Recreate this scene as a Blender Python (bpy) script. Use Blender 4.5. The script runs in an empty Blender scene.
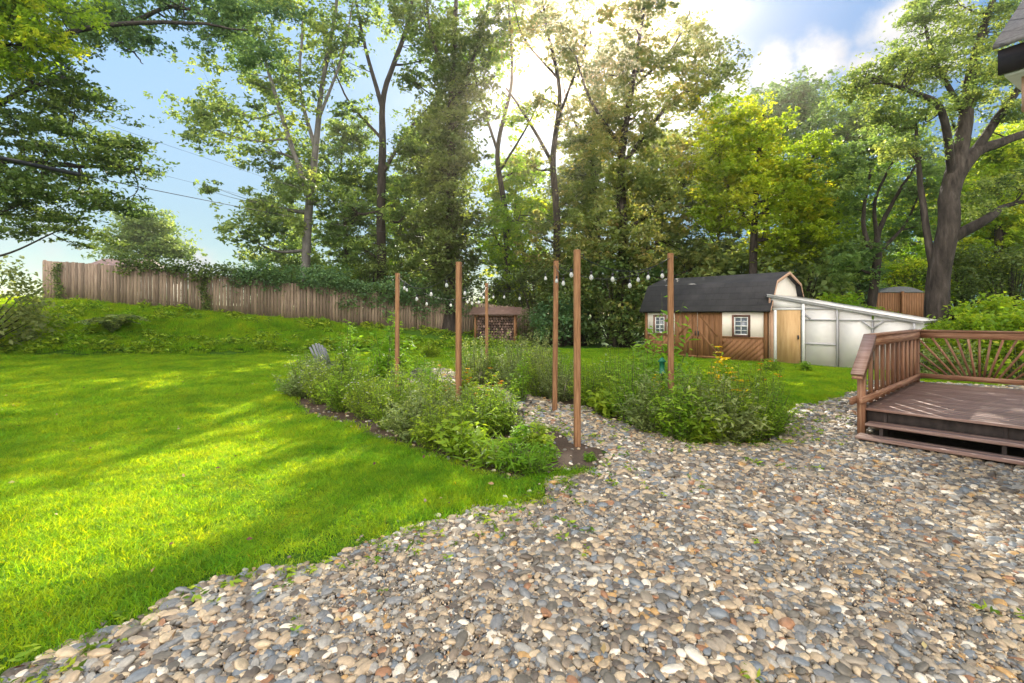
import bpy, math, random
import numpy as np
from mathutils import Vector
rng = np.random.default_rng(7)
random.seed(7)
S = bpy.context.scene
COL = S.collection
F, HZ, CH = 483.0, 315.0, 1.7          # focal length in px, horizon row, eye height
R = math.radians

def I(px, py, Y):
    return np.array([(px-512)/F*Y, Y, CH+(HZ-py)/F*Y])
def g(px, py):
    Y = F*CH/(py-HZ)
    return np.array([(px-512)/F*Y, Y])

# ------------------------------------------------------------------ mesh buffer
class MB:
    def __init__(s):
        s.V=[]; s.L=[]; s.T=[]; s.A=[]; s.M=[]; s.n=0
    def add(s, V, Fc, rnd=None, mi=0):
        V=np.asarray(V,float).reshape(-1,3); Fc=np.asarray(Fc,int)
        s.V.append(V); s.L.append((Fc+s.n).ravel()); m=len(Fc)
        s.T.append(np.full(m,Fc.shape[1])); s.n+=len(V)
        s.A.append(np.full(m,random.random()) if rnd is None else np.broadcast_to(np.asarray(rnd,float),(m,)))
        s.M.append(np.full(m,mi))
        return s
    def box(s, a, b, rnd=None, jit=0, mi=0, M=None):
        a=np.array(a,float); b=np.array(b,float)
        V=np.array([[a[0],a[1],a[2]],[b[0],a[1],a[2]],[b[0],b[1],a[2]],[a[0],b[1],a[2]],
                    [a[0],a[1],b[2]],[b[0],a[1],b[2]],[b[0],b[1],b[2]],[a[0],b[1],b[2]]])
        if jit: V+=rng.normal(0,jit,V.shape)
        if M is not None: V=V@M[0].T+M[1]
        return s.add(V,[[0,3,2,1],[4,5,6,7],[0,1,5,4],[1,2,6,5],[2,3,7,6],[3,0,4,7]],rnd,mi)
    def beam(s, p, q, w, h, up=(0,0,1), rnd=None, mi=0):
        p=np.array(p,float); q=np.array(q,float); d=q-p; L=np.linalg.norm(d); d/=L
        u=np.array(up,float); sd=np.cross(d,u); sd/=np.linalg.norm(sd); u=np.cross(sd,d)
        R_=np.stack([d,sd,u],1)
        return s.box((0,-w/2,-h/2),(L,w/2,h/2),rnd,0,mi,(R_,p))
    def tube(s, P, r, n=6, cap=True, rnd=None, mi=0):
        P=np.asarray(P,float); m=len(P); r=np.broadcast_to(np.asarray(r,float),(m,))
        T=np.gradient(P,axis=0); T/=np.linalg.norm(T,axis=1)[:,None]+1e-9
        ref=np.array([0.31,0.17,0.93]) if abs(T[0][2])<.8 else np.array([1,.1,0])
        A=np.cross(T,ref); A/=np.linalg.norm(A,axis=1)[:,None]+1e-9; B=np.cross(T,A)
        th=np.arange(n)*2*np.pi/n
        V=P[:,None,:]+r[:,None,None]*(A[:,None,:]*np.cos(th)[None,:,None]+B[:,None,:]*np.sin(th)[None,:,None])
        i=np.arange(m-1)[:,None]*n; j=np.arange(n)[None,:]; k=(j+1)%n
        Q=np.stack([i+j,i+n+j,i+n+k,i+k],-1).reshape(-1,4)
        s.add(V.reshape(-1,3),Q,rnd,mi)
        if cap:
            s.add(V[-1],[list(range(n))],rnd,mi); s.add(V[0],[list(range(n))[::-1]],rnd,mi)
        return s
    def lathe(s, c, prof, n=12, rnd=None, mi=0):
        prof=np.array(prof,float)
        P=np.stack([np.full(len(prof),c[0]),np.full(len(prof),c[1]),c[2]+prof[:,1]],1)
        th=np.arange(n)*2*np.pi/n; m=len(P)
        V=P[:,None,:]+np.stack([prof[:,0,None]*np.cos(th),prof[:,0,None]*np.sin(th),np.zeros((m,n))],-1)
        i=np.arange(m-1)[:,None]*n; j=np.arange(n)[None,:]; k=(j+1)%n
        Q=np.stack([i+j,i+k,i+n+k,i+n+j],-1).reshape(-1,4)
        return s.add(V.reshape(-1,3),Q,rnd,mi)
    def prism(s, pts, y0, y1, rnd=None, mi=0):
        """outline in local x,z extruded along y"""
        n=len(pts); V=[(p[0],y0,p[1]) for p in pts]+[(p[0],y1,p[1]) for p in pts]
        s.add(V,[[i,(i+1)%n,n+(i+1)%n,n+i] for i in range(n)],rnd,mi)
        s.add(V[:n],[list(range(n))[::-1]],rnd,mi); s.add(V[n:],[list(range(n))],rnd,mi); return s
    def leaves(s, C, L, asp=.5, up=.7, rnd=None, droop=0., fold=.12, D=None):
        n=len(C)
        if n==0: return s
        N=rng.normal(size=(n,3)); N[:,2]=np.abs(N[:,2])+up; N/=np.linalg.norm(N,axis=1)[:,None]
        if D is None: D=rng.normal(size=(n,3)); D[:,2]-=droop
        D=D-(D*N).sum(1)[:,None]*N; D/=np.linalg.norm(D,axis=1)[:,None]+1e-9
        W=np.cross(N,D); L=np.broadcast_to(np.asarray(L,float),(n,))[:,None]
        w=L*asp/2; V=np.stack([C-D*L/2, C+W*w+N*w*fold*4-D*L*.08, C+D*L/2, C-W*w+N*w*fold*4-D*L*.08],1)
        return s.add(V.reshape(-1,3),np.arange(4*n).reshape(-1,4),rng.random(n) if rnd is None else rnd)
    def mesh(s, name, mats, smooth=False):
        me=bpy.data.meshes.new(name)
        V=np.concatenate(s.V); L=np.concatenate(s.L).astype(np.int32); T=np.concatenate(s.T).astype(np.int32)
        me.vertices.add(len(V)); me.vertices.foreach_set('co',V.astype(np.float32).ravel())
        me.loops.add(len(L)); me.loops.foreach_set('vertex_index',L)
        me.polygons.add(len(T)); me.polygons.foreach_set('loop_start',np.concatenate([[0],np.cumsum(T)[:-1]]).astype(np.int32))
        me.polygons.foreach_set('loop_total',T)
        if not isinstance(mats,(list,tuple)): mats=[mats]
        for m in mats: me.materials.append(m)
        me.polygons.foreach_set('material_index',np.concatenate(s.M).astype(np.int32))
        if smooth: me.polygons.foreach_set('use_smooth',np.ones(len(T),bool))
        a=me.attributes.new('rnd','FLOAT','FACE'); a.data.foreach_set('value',np.concatenate(s.A).astype(np.float32))
        me.update(calc_edges=True); me.validate(); return me
    def build(s, name, mats, parent=None, smooth=False):
        o=bpy.data.objects.new(name, s.mesh(name,mats,smooth)); COL.objects.link(o)
        if parent is not None: o.parent=parent
        return o

def tag(o, label=None, cat=None, group=None, kind=None):
    if label: o['label']=label
    if cat: o['category']=cat
    if group: o['group']=group
    if kind: o['kind']=kind
    return o
def thing(name, label, cat, loc=(0,0,0), rz=0, group=None):
    o=bpy.data.objects.new(name,None); COL.objects.link(o); o.empty_display_size=.2
    o.location=[float(v) for v in loc]; o.rotation_euler=(0,0,rz); return tag(o,label,cat,group)
def kids(o): return [c for c in bpy.data.objects if c.parent is o]
def dup(root, kidlist, loc, rz, sc, label, group=None):
    r=root.copy(); COL.objects.link(r); r.location=[float(v) for v in loc]; r.rotation_euler=(0,0,rz)
    r.scale=sc if hasattr(sc,'__len__') else (sc,sc,sc); r['label']=label
    if group: r['group']=group
    for ch in kidlist:
        c=ch.copy(); COL.objects.link(c); c.parent=r
    return r

# ------------------------------------------------------------------ materials
def newmat(name):
    m=bpy.data.materials.new(name); m.use_nodes=True; nt=m.node_tree; nt.nodes.clear()
    out=nt.nodes.new('ShaderNodeOutputMaterial'); return m,nt,out
def nd(nt,t,**k):
    n=nt.nodes.new(t)
    for a,b in k.items():
        if a in n.inputs: n.inputs[a].default_value=b
        else: setattr(n,a,b)
    return n
def ramp(nt, src, stops, interp='LINEAR'):
    r=nt.nodes.new('ShaderNodeValToRGB'); r.color_ramp.interpolation=interp
    e=r.color_ramp.elements
    while len(e)<len(stops): e.new(0.5)
    for i,(p,c) in enumerate(stops): e[i].position=p; e[i].color=(*c,1)
    nt.links.new(src,r.inputs[0]); return r.outputs[0]
def mixc(nt, f, a, b, blend='MIX'):
    m=nt.nodes.new('ShaderNodeMix'); m.data_type='RGBA'; m.blend_type=blend
    for i,v in ((0,f),(6,a),(7,b)):
        if isinstance(v,bpy.types.NodeSocket): nt.links.new(v,m.inputs[i])
        elif i==0: m.inputs[0].default_value=v
        else: m.inputs[i].default_value=(*v,1)
    return m.outputs[2]
def attr(nt,name='rnd'):
    a=nt.nodes.new('ShaderNodeAttribute'); a.attribute_name=name; return a.outputs['Fac']
def objcoord(nt, scale=(1,1,1)):
    t=nt.nodes.new('ShaderNodeTexCoord'); m=nt.nodes.new('ShaderNodeMapping'); m.inputs['Scale'].default_value=scale
    nt.links.new(t.outputs['Object'],m.inputs[0]); return m.outputs[0]
def noise(nt, co, sc, det=4, rough=.6):
    n=nd(nt,'ShaderNodeTexNoise'); n.inputs['Scale'].default_value=sc; n.inputs['Detail'].default_value=det; n.inputs['Roughness'].default_value=rough
    if co is not None: nt.links.new(co,n.inputs['Vector'])
    return n.outputs['Fac']
def bump(nt, h, st, dist, bs):
    b=nt.nodes.new('ShaderNodeBump'); b.inputs['Strength'].default_value=st; b.inputs['Distance'].default_value=dist
    nt.links.new(h,b.inputs['Height']); nt.links.new(b.outputs[0],bs.inputs['Normal'])

def leafmat(name, stops, tr=.5, tcol=None, rough=.55, k=1.0, patches=False):
    m,nt,out=newmat(name)
    stops=[(p,tuple(min(.85,v*k) for v in q)) for p,q in stops]
    c=ramp(nt,attr(nt),stops)
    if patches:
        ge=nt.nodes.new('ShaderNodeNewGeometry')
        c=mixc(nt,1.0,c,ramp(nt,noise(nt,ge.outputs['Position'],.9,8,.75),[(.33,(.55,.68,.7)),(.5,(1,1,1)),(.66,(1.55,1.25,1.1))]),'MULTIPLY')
    oi=nt.nodes.new('ShaderNodeObjectInfo')
    h=nt.nodes.new('ShaderNodeHueSaturation'); h.inputs['Saturation'].default_value=.95 if patches else (1.35 if 'petal' in name else 1.0 if name in ('weed_leaf','leaf_lime','leaf_yellow') else .86); nt.links.new(c,h.inputs['Color'])
    mp=nd(nt,'ShaderNodeMapRange'); mp.inputs[3].default_value=.485; mp.inputs[4].default_value=.515
    nt.links.new(oi.outputs['Random'],mp.inputs[0]); nt.links.new(mp.outputs[0],h.inputs['Hue'])
    p=nd(nt,'ShaderNodeBsdfPrincipled'); p.inputs['Roughness'].default_value=rough
    p.inputs['Specular IOR Level'].default_value=.22
    nt.links.new(h.outputs[0],p.inputs['Base Color'])
    t=nt.nodes.new('ShaderNodeBsdfTranslucent')
    nt.links.new(mixc(nt,1.0,h.outputs[0],tcol or (1.8,1.65,.8),'MULTIPLY'),t.inputs[0])
    mx=nt.nodes.new('ShaderNodeMixShader'); mx.inputs[0].default_value=tr
    nt.links.new(p.outputs[0],mx.inputs[1]); nt.links.new(t.outputs[0],mx.inputs[2]); nt.links.new(mx.outputs[0],out.inputs[0])
    return m
def plain(name, stops, sc=(1,1,1), nsc=6, rough=.8, bst=.3, bd=.01, rmix=.6, spec=.3, rmul=.35):
    """colour from noise + per-piece tone"""
    m,nt,out=newmat(name); co=objcoord(nt,sc)
    n=noise(nt,co,nsc,6,.65); c=ramp(nt,n,stops)
    mp=nd(nt,'ShaderNodeMapRange'); mp.inputs[3].default_value=1-rmul; mp.inputs[4].default_value=1+rmul*.6
    nt.links.new(attr(nt),mp.inputs[0])
    vm=nt.nodes.new('ShaderNodeVectorMath'); vm.operation='SCALE'; nt.links.new(c,vm.inputs[0]); nt.links.new(mp.outputs[0],vm.inputs['Scale'])
    p=nd(nt,'ShaderNodeBsdfPrincipled'); p.inputs['Roughness'].default_value=rough; p.inputs['Specular IOR Level'].default_value=spec
    nt.links.new(vm.outputs[0],p.inputs['Base Color']); bump(nt,n,bst,bd,p)
    nt.links.new(p.outputs[0],out.inputs[0]); return m

ML={}
ML['tree']=leafmat('leaf_green',[(0,(.028,.06,.016)),(.45,(.06,.11,.026)),(.8,(.11,.165,.034)),(1,(.2,.24,.045))],.5,k=1.8)
ML['oak']=leafmat('leaf_oak',[(0,(.04,.07,.02)),(.4,(.085,.13,.03)),(.75,(.16,.20,.04)),(1,(.3,.3,.06))],.52,k=1.5)
ML['dark']=leafmat('leaf_dark',[(0,(.025,.05,.010)),(.5,(.05,.09,.016)),(1,(.12,.16,.03))],.42,k=1.6)
ML['blue']=leafmat('leaf_bluegreen',[(0,(.03,.075,.03)),(.5,(.05,.12,.045)),(1,(.11,.2,.06))],.42,k=1.6)
ML['yellow']=leafmat('leaf_yellow',[(0,(.07,.13,.012)),(.5,(.14,.22,.018)),(.85,(.26,.30,.025)),(1,(.36,.30,.03))],.55,k=1.5)
ML['russet']=leafmat('leaf_russet',[(0,(.04,.07,.018)),(.5,(.09,.12,.025)),(.85,(.16,.15,.035)),(1,(.22,.14,.05))],.5,k=1.9)
ML['pale']=leafmat('leaf_pale',[(0,(.065,.11,.025)),(.5,(.14,.20,.045)),(1,(.27,.32,.09))],.4,k=1.25)
ML['lime']=leafmat('leaf_lime',[(0,(.09,.19,.02)),(.5,(.15,.28,.02)),(1,(.28,.40,.04))],.5)
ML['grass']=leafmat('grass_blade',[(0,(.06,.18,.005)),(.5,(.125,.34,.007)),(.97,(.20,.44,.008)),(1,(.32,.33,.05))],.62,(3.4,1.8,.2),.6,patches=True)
ML['weed']=leafmat('weed_leaf',[(0,(.045,.09,.008)),(.5,(.11,.19,.015)),(1,(.26,.33,.03))],.45,k=1.45)
M_BARK=plain('bark',[(.32,(.014,.011,.009)),(.55,(.05,.04,.033)),(.8,(.12,.10,.085))],(1,1,.22),7,.95,1,.12)
M_BARKL=plain('bark_light',[(.3,(.07,.065,.06)),(.6,(.15,.14,.13)),(.85,(.26,.24,.22))],(1,1,.4),6,.9,.6,.03)
M_STEM=plain('stem',[(.3,(.06,.09,.03)),(.7,(.15,.16,.06))],(1,1,1),20)
M_FENCE=plain('fence_wood',[(.25,(.10,.068,.048)),(.5,(.215,.155,.113)),(.8,(.34,.27,.21))],(9,9,.5),4,.9,.5,.01,rmul=.4)
M_POLE=plain('pole_wood',[(.3,(.10,.045,.02)),(.5,(.24,.12,.055)),(.8,(.36,.21,.11))],(9,9,.8),4,.8,.5,.006,rmul=.2)
M_DECK=plain('deck_floor_wood',[(.3,(.18,.095,.07)),(.5,(.33,.20,.155)),(.72,(.50,.36,.30))],(14,.6,14),3,.55,.3,.004,rmul=.2,spec=.5)
RS=[(.3,(.16,.07,.038)),(.5,(.30,.15,.085)),(.72,(.46,.29,.18))]
M_RAIL=plain('rail_wood',RS,(.7,14,14),3,.65,.4,.004,rmul=.25,spec=.3)
M_RAILY=plain('rail_wood_cross',RS,(14,.7,14),3,.65,.4,.004,rmul=.25,spec=.3)
M_RAILZ=plain('rail_wood_upright',RS,(14,14,.7),3,.65,.4,.004,rmul=.35,spec=.3)
M_DARKW=plain('dark_wood',[(.3,(.02,.016,.014)),(.7,(.06,.045,.04))],(2,2,1),6)
M_BROWN=plain('shed_brown',[(.25,(.14,.065,.026)),(.55,(.21,.10,.042)),(.8,(.27,.14,.065))],(5,5,.8),4,.7,.2,.003,rmul=.12)
M_CREAM=plain('shed_cream',[(.2,(.74,.66,.57)),(.6,(.82,.75,.66)),(.9,(.86,.8,.73))],(2,2,1),3,.7,.15,.004,rmul=.04)
M_TRIMO=plain('trim_tan',[(.3,(.40,.24,.15)),(.7,(.52,.34,.23))],(3,3,1),5)
M_PLY=plain('plywood',[(.25,(.42,.25,.10)),(.55,(.56,.36,.17)),(.85,(.64,.45,.25))],(4,4,.5),3,.7,.1,.003,rmul=.1)
M_WHITE=plain('white_paint',[(.3,(.62,.62,.6)),(.7,(.78,.78,.76))],(2,2,2),5,.5,.1,.003,rmul=.05)
M_GFRAME=plain('grey_frame',[(.3,(.34,.33,.34)),(.7,(.48,.47,.48))],(3,3,1),5,.6,.2,.004,rmul=.15)
M_STONE=plain('pit_stone',[(.3,(.04,.04,.04)),(.7,(.13,.12,.11))],(4,4,4),4)
M_METAL=plain('rusty_roof',[(.3,(.12,.07,.06)),(.6,(.22,.14,.12)),(.85,(.36,.28,.25))],(1,1,1),4,.5,.2,.01)
M_BLACK=plain('black_plastic',[(.3,(.015,.015,.017)),(.7,(.03,.03,.033))],(1,1,1),8,.5)
M_FASCIA=plain('dark_fascia',[(.3,(.018,.014,.016)),(.7,(.04,.032,.034))],(2,2,4),5,.5,.2,.004)
M_GREY=plain('grey_chair',[(.3,(.11,.115,.13)),(.7,(.2,.21,.23))],(3,3,3),5,.6)
M_GREENP=plain('green_plastic',[(.3,(.01,.10,.055)),(.7,(.02,.16,.09))],(1,1,1),8,.35)
M_PETAL_Y=leafmat('petal_yellow',[(0,(.7,.42,.01)),(.6,(.8,.6,.03)),(1,(.85,.7,.1))],.3,(1.1,.9,.3))
M_PETAL_O=leafmat('petal_orange',[(0,(.7,.22,.01)),(.6,(.8,.4,.02)),(1,(.8,.55,.05))],.3,(1.1,.9,.3))
M_PETAL_W=leafmat('petal_white',[(0,(.6,.58,.55)),(1,(.8,.78,.74))],.3,(1,1,1))
M_LOG=plain('log_ends',[(.3,(.07,.04,.03)),(.55,(.16,.10,.08)),(.85,(.28,.2,.17))],(2,2,2),3,rmul=.75)
M_DRY=leafmat('dry_leaf',[(0,(.12,.05,.02)),(.5,(.28,.15,.05)),(1,(.45,.33,.12))],.2,(1,.9,.6))

def shingle(name, a, b):
    m,nt,out=newmat(name); t=nt.nodes.new('ShaderNodeTexCoord')
    br=nt.nodes.new('ShaderNodeTexBrick'); nt.links.new(t.outputs['Object'],br.inputs['Vector'])
    mp=nt.nodes.new('ShaderNodeMapping'); nt.links.new(t.outputs['Object'],mp.inputs[0]); mp.inputs['Rotation'].default_value=(R(60),0,0)
    nt.links.new(mp.outputs[0],br.inputs['Vector'])
    br.inputs['Scale'].default_value=1; br.inputs['Brick Width'].default_value=.3; br.inputs['Row Height'].default_value=.13
    br.inputs['Mortar Size'].default_value=.008; br.inputs['Color1'].default_value=(*a,1); br.inputs['Color2'].default_value=(*b,1)
    br.inputs['Mortar'].default_value=(a[0]*.4,a[1]*.4,a[2]*.4,1)
    n=noise(nt,t.outputs['Object'],40,3); c=mixc(nt,.35,br.outputs[0],ramp(nt,n,[(.3,(a[0]*.5,)*3),(.7,(b[0]*1.6,)*3)]))
    n2=noise(nt,t.outputs['Object'],1.3,4); c=mixc(nt,ramp(nt,n2,[(.45,(0,0,0)),(.7,(.45,.45,.45))]),c,(b[0]*2.2,b[1]*2.1,b[2]*1.9))
    p=nd(nt,'ShaderNodeBsdfPrincipled'); p.inputs['Roughness'].default_value=.85; nt.links.new(c,p.inputs['Base Color'])
    bump(nt,br.outputs['Fac'],.4,.01,p); nt.links.new(p.outputs[0],out.inputs[0]); return m
M_SHING=shingle('dark_shingle',(.014,.014,.017),(.025,.024,.028))
M_SHINGH=shingle('house_shingle',(.11,.085,.085),(.22,.19,.19))

def groundmat(name, stops, sc, b=.6, bd=.02):
    m,nt,out=newmat(name); t=nt.nodes.new('ShaderNodeTexCoord')
    n=noise(nt,t.outputs['Object'],sc,8,.7); n2=noise(nt,t.outputs['Object'],sc*.04,3)
    c=ramp(nt,n,stops); c=mixc(nt,ramp(nt,n2,[(.35,(0,0,0)),(.65,(.5,.5,.5))]),c,tuple(np.array(stops[-1][1])*.8))
    p=nd(nt,'ShaderNodeBsdfPrincipled'); p.inputs['Roughness'].default_value=.95; p.inputs['Specular IOR Level'].default_value=.1
    nt.links.new(c,p.inputs['Base Color']); bump(nt,n,b,bd,p); nt.links.new(p.outputs[0],out.inputs[0]); return m
M_LAWN=groundmat('lawn_ground',[(.3,(.025,.05,.008)),(.6,(.05,.12,.01)),(.8,(.08,.17,.015))],30)
M_SOIL=groundmat('soil',[(.3,(.04,.026,.018)),(.6,(.09,.06,.042)),(.8,(.16,.12,.09))],25)
M_GRAV=groundmat('gravel_bed',[(.3,(.02,.017,.014)),(.55,(.055,.046,.038)),(.8,(.12,.1,.085))],45)

m,nt,out=newmat('pebble'); M_PEB=m
oi=nt.nodes.new('ShaderNodeObjectInfo')
c=ramp(nt,oi.outputs['Random'],[(0,(.20,.19,.175)),(.13,(.33,.30,.265)),(.24,(.24,.25,.27)),(.34,(.42,.36,.29)),(.46,(.28,.245,.21)),(.56,(.36,.355,.35)),(.66,(.17,.15,.135)),(.76,(.47,.41,.33)),(.84,(.22,.245,.28)),(.90,(.60,.57,.53)),(.955,(.34,.22,.15)),(.98,(.44,.32,.18))],'CONSTANT')
t=nt.nodes.new('ShaderNodeTexCoord'); n=noise(nt,t.outputs['Object'],1.6,6,.7)
c=mixc(nt,.5,c,ramp(nt,n,[(.3,(.25,.25,.25)),(.7,(1.0,.98,.95))]),'MULTIPLY')
gm=nt.nodes.new('ShaderNodeGamma'); gm.inputs[1].default_value=1.45; nt.links.new(c,gm.inputs[0]); c=mixc(nt,1,gm.outputs[0],(1.95,1.84,1.60),'MULTIPLY')
p=nd(nt,'ShaderNodeBsdfPrincipled'); p.inputs['Roughness'].default_value=.5; p.inputs['Specular IOR Level'].default_value=.5
nt.links.new(c,p.inputs['Base Color']); bump(nt,n,.15,.1,p); nt.links.new(p.outputs[0],out.inputs[0])

m,nt,out=newmat('poly_sheet'); M_POLY=m
p=nd(nt,'ShaderNodeBsdfPrincipled'); t=nt.nodes.new('ShaderNodeTexCoord'); n=noise(nt,t.outputs['Object'],1.2,5)
nt.links.new(ramp(nt,n,[(.3,(.82,.79,.75)),(.7,(.9,.88,.85))]),p.inputs['Base Color']); p.inputs['Roughness'].default_value=.35
bump(nt,n,.3,.04,p)
tr=nt.nodes.new('ShaderNodeBsdfTranslucent'); tr.inputs[0].default_value=(.9,.87,.83,1)
mx=nt.nodes.new('ShaderNodeMixShader'); mx.inputs[0].default_value=.32
nt.links.new(p.outputs[0],mx.inputs[1]); nt.links.new(tr.outputs[0],mx.inputs[2]); nt.links.new(mx.outputs[0],out.inputs[0])
m,nt,out=newmat('window_glass'); M_GLASS=m
p=nd(nt,'ShaderNodeBsdfPrincipled'); p.inputs['Base Color'].default_value=(.12,.14,.17,1); p.inputs['Roughness'].default_value=.08; p.inputs['Specular IOR Level'].default_value=.9
nt.links.new(p.outputs[0],out.inputs[0])
m,nt,out=newmat('bulb_glass'); M_BULB=m
p=nd(nt,'ShaderNodeBsdfPrincipled'); p.inputs['Base Color'].default_value=(.6,.6,.58,1); p.inputs['Roughness'].default_value=.1; p.inputs['Transmission Weight'].default_value=.25
tr=nt.nodes.new('ShaderNodeBsdfTranslucent'); tr.inputs[0].default_value=(.95,.95,.93,1)
mx=nt.nodes.new('ShaderNodeMixShader'); mx.inputs[0].default_value=.45
nt.links.new(p.outputs[0],mx.inputs[1]); nt.links.new(tr.outputs[0],mx.inputs[2]); nt.links.new(mx.outputs[0],out.inputs[0])

# ------------------------------------------------------------------ terrain
sm=lambda t: (lambda u:u*u*(3-2*u))(np.clip(t,0,1))
FX=[-60,-30,-21.5,-17.4,-10.3,-3.2,.5,4]
FY=[21,21.5,22,22,23.5,27,28.3,30]
FZ=[2.8,2.6,2.4,2.12,1.42,.72,.3,.05]
BX=[-60,-30,-16.3,-8.6,-3.4,1,4]; BY=[13,14.5,17,19.7,22.7,26,29]
def tz(x,y):
    x=np.asarray(x,float); y=np.asarray(y,float)
    fy=np.interp(x,FX,FY); fz=np.interp(x,FX,FZ); by=np.interp(x,BX,BY)+.25*np.sin(x*1.3)
    lip=np.minimum(.22,fz*.3); z0=.018*np.clip(-x-3,0,14)*np.clip(y/16,0,1)
    t=np.clip((y-by)/(fy-by),0,1)
    z=z0+lip*sm((y-by)/.3)+(fz-lip-z0)*(.6*t+.4*sm(t))*(fz>.01)
    z+=1.5*sm((y-19)/8)*sm((x-11)/6)
    z+=.03*np.sin(x*.9+1)*np.sin(y*.7)*sm((y-7)/4)*(z>.2)
    return z
def axis(lo,hi,step,far):
    a=np.arange(lo,hi+1e-6,step); e=[]; v=step
    p=hi
    while p<far: v*=1.35; p+=v; e.append(p)
    q=[]; v=step; p=lo
    while p>-far: v*=1.35; p-=v; q.append(p)
    return np.concatenate([q[::-1],a,e])
xs=axis(-28,24,.3,600); ys=axis(-4,34,.3,600)
X,Y=np.meshgrid(xs,ys); Z=tz(X,Y); nx,ny=len(xs),len(ys)
b=MB(); i=np.arange(ny-1)[:,None]*nx; j=np.arange(nx-1)[None,:]
b.add(np.stack([X,Y,Z],-1).reshape(-1,3),np.stack([i+j,i+j+1,i+nx+j+1,i+nx+j],-1).reshape(-1,4),0.5)
tag(b.build('lawn_ground',M_LAWN,None,True),kind='structure')

def inpoly(x,y,P):
    P=np.asarray(P); c=np.zeros(np.shape(x),bool); n=len(P)
    for i in range(n):
        x1,y1=P[i]; x2,y2=P[(i+1)%n]
        with np.errstate(divide='ignore',invalid='ignore'):
            c^=((y1>y)!=(y2>y))&(x<(x2-x1)*(y-y1)/(y2-y1+1e-12)+x1)
    return c
def wob(x,y,a=.08,f=5.):
    return x+a*np.sin(y*f+1.3*np.sin(x*f*.7))+a*.5*np.sin(x*f*2.7+y*3.), y+a*np.cos(x*f*1.1+np.sin(y*f*.8))
GRAV=[(-3.6,.5)]+[tuple(g(*q)) for q in [(0,668),(100,625),(200,592),(280,568),(350,547),(430,527),(500,510),(548,488)]]+\
     [tuple(g(*q)) for q in [(600,470),(608,452),(560,436),(535,425),(518,410),(500,398),(470,388),(430,386),(400,384),(395,371),(440,369),(470,377),(520,392),(570,402),(620,420),(660,436),(710,446),(765,444),(790,430),(792,410),(858,392),(872,384)]]+[(9,12.5),(13,11),(13,.5)]
BED_L=[tuple(g(*q)) for q in [(285,392),(300,412),(350,428),(400,446),(450,466),(500,480),(545,476),(600,468),(606,453),(560,436),(530,424),(515,408),(480,396),(430,390),(380,384),(330,376)]]
BED_R=[tuple(g(*q)) for q in [(455,378),(500,390),(540,400),(585,408),(630,428),(690,444),(765,443),(786,428),(780,408),(740,398),(680,390),(600,384),(540,372),(480,368)]]
DA=math.atan2(.66,.75); ca,sa=math.cos(DA),math.sin(DA)
def dw(x,y): return (4.94+ca*x-sa*y, 6.76+sa*x+ca*y)     # deck local -> world
DECKP=[dw(-.4,0),dw(3.95,0),dw(3.95,-6),dw(-.4,-6)]
SA=math.atan2(-.728,.686); cs,ss=math.cos(SA),math.sin(SA)
def sw(x,y): return (8.97+cs*x-ss*y, 17+ss*x+cs*y)
SHEDP=[sw(-4.85,-.02),sw(4.1,-.02),sw(4.1,3.6),sw(-4.85,3.6)]

def patch(name, P, step, dz, mat):
    P=np.array(P); xs=np.arange(P[:,0].min(),P[:,0].max(),step); ys=np.arange(P[:,1].min(),P[:,1].max(),step)
    X,Y=np.meshgrid(xs,ys); c=inpoly(*wob(X+step/2,Y+step/2),P)
    c=c[:-1,:-1]; nx=len(xs); ii,jj=np.nonzero(c); base=ii*nx+jj
    Q=np.stack([base,base+1,base+nx+1,base+nx],1); u,inv=np.unique(Q,return_inverse=True)
    V=np.stack([X.ravel()[u],Y.ravel()[u],tz(X.ravel()[u],Y.ravel()[u])+dz],1)
    b=MB(); b.add(V,inv.reshape(Q.shape),.5); return tag(b.build(name,mat,None,True),kind='structure')
patch('gravel_path',GRAV,.08,.004,M_GRAV)
patch('garden_soil',BED_L,.06,.010,M_SOIL)
patch('garden_soil',BED_R,.06,.010,M_SOIL)

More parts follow.
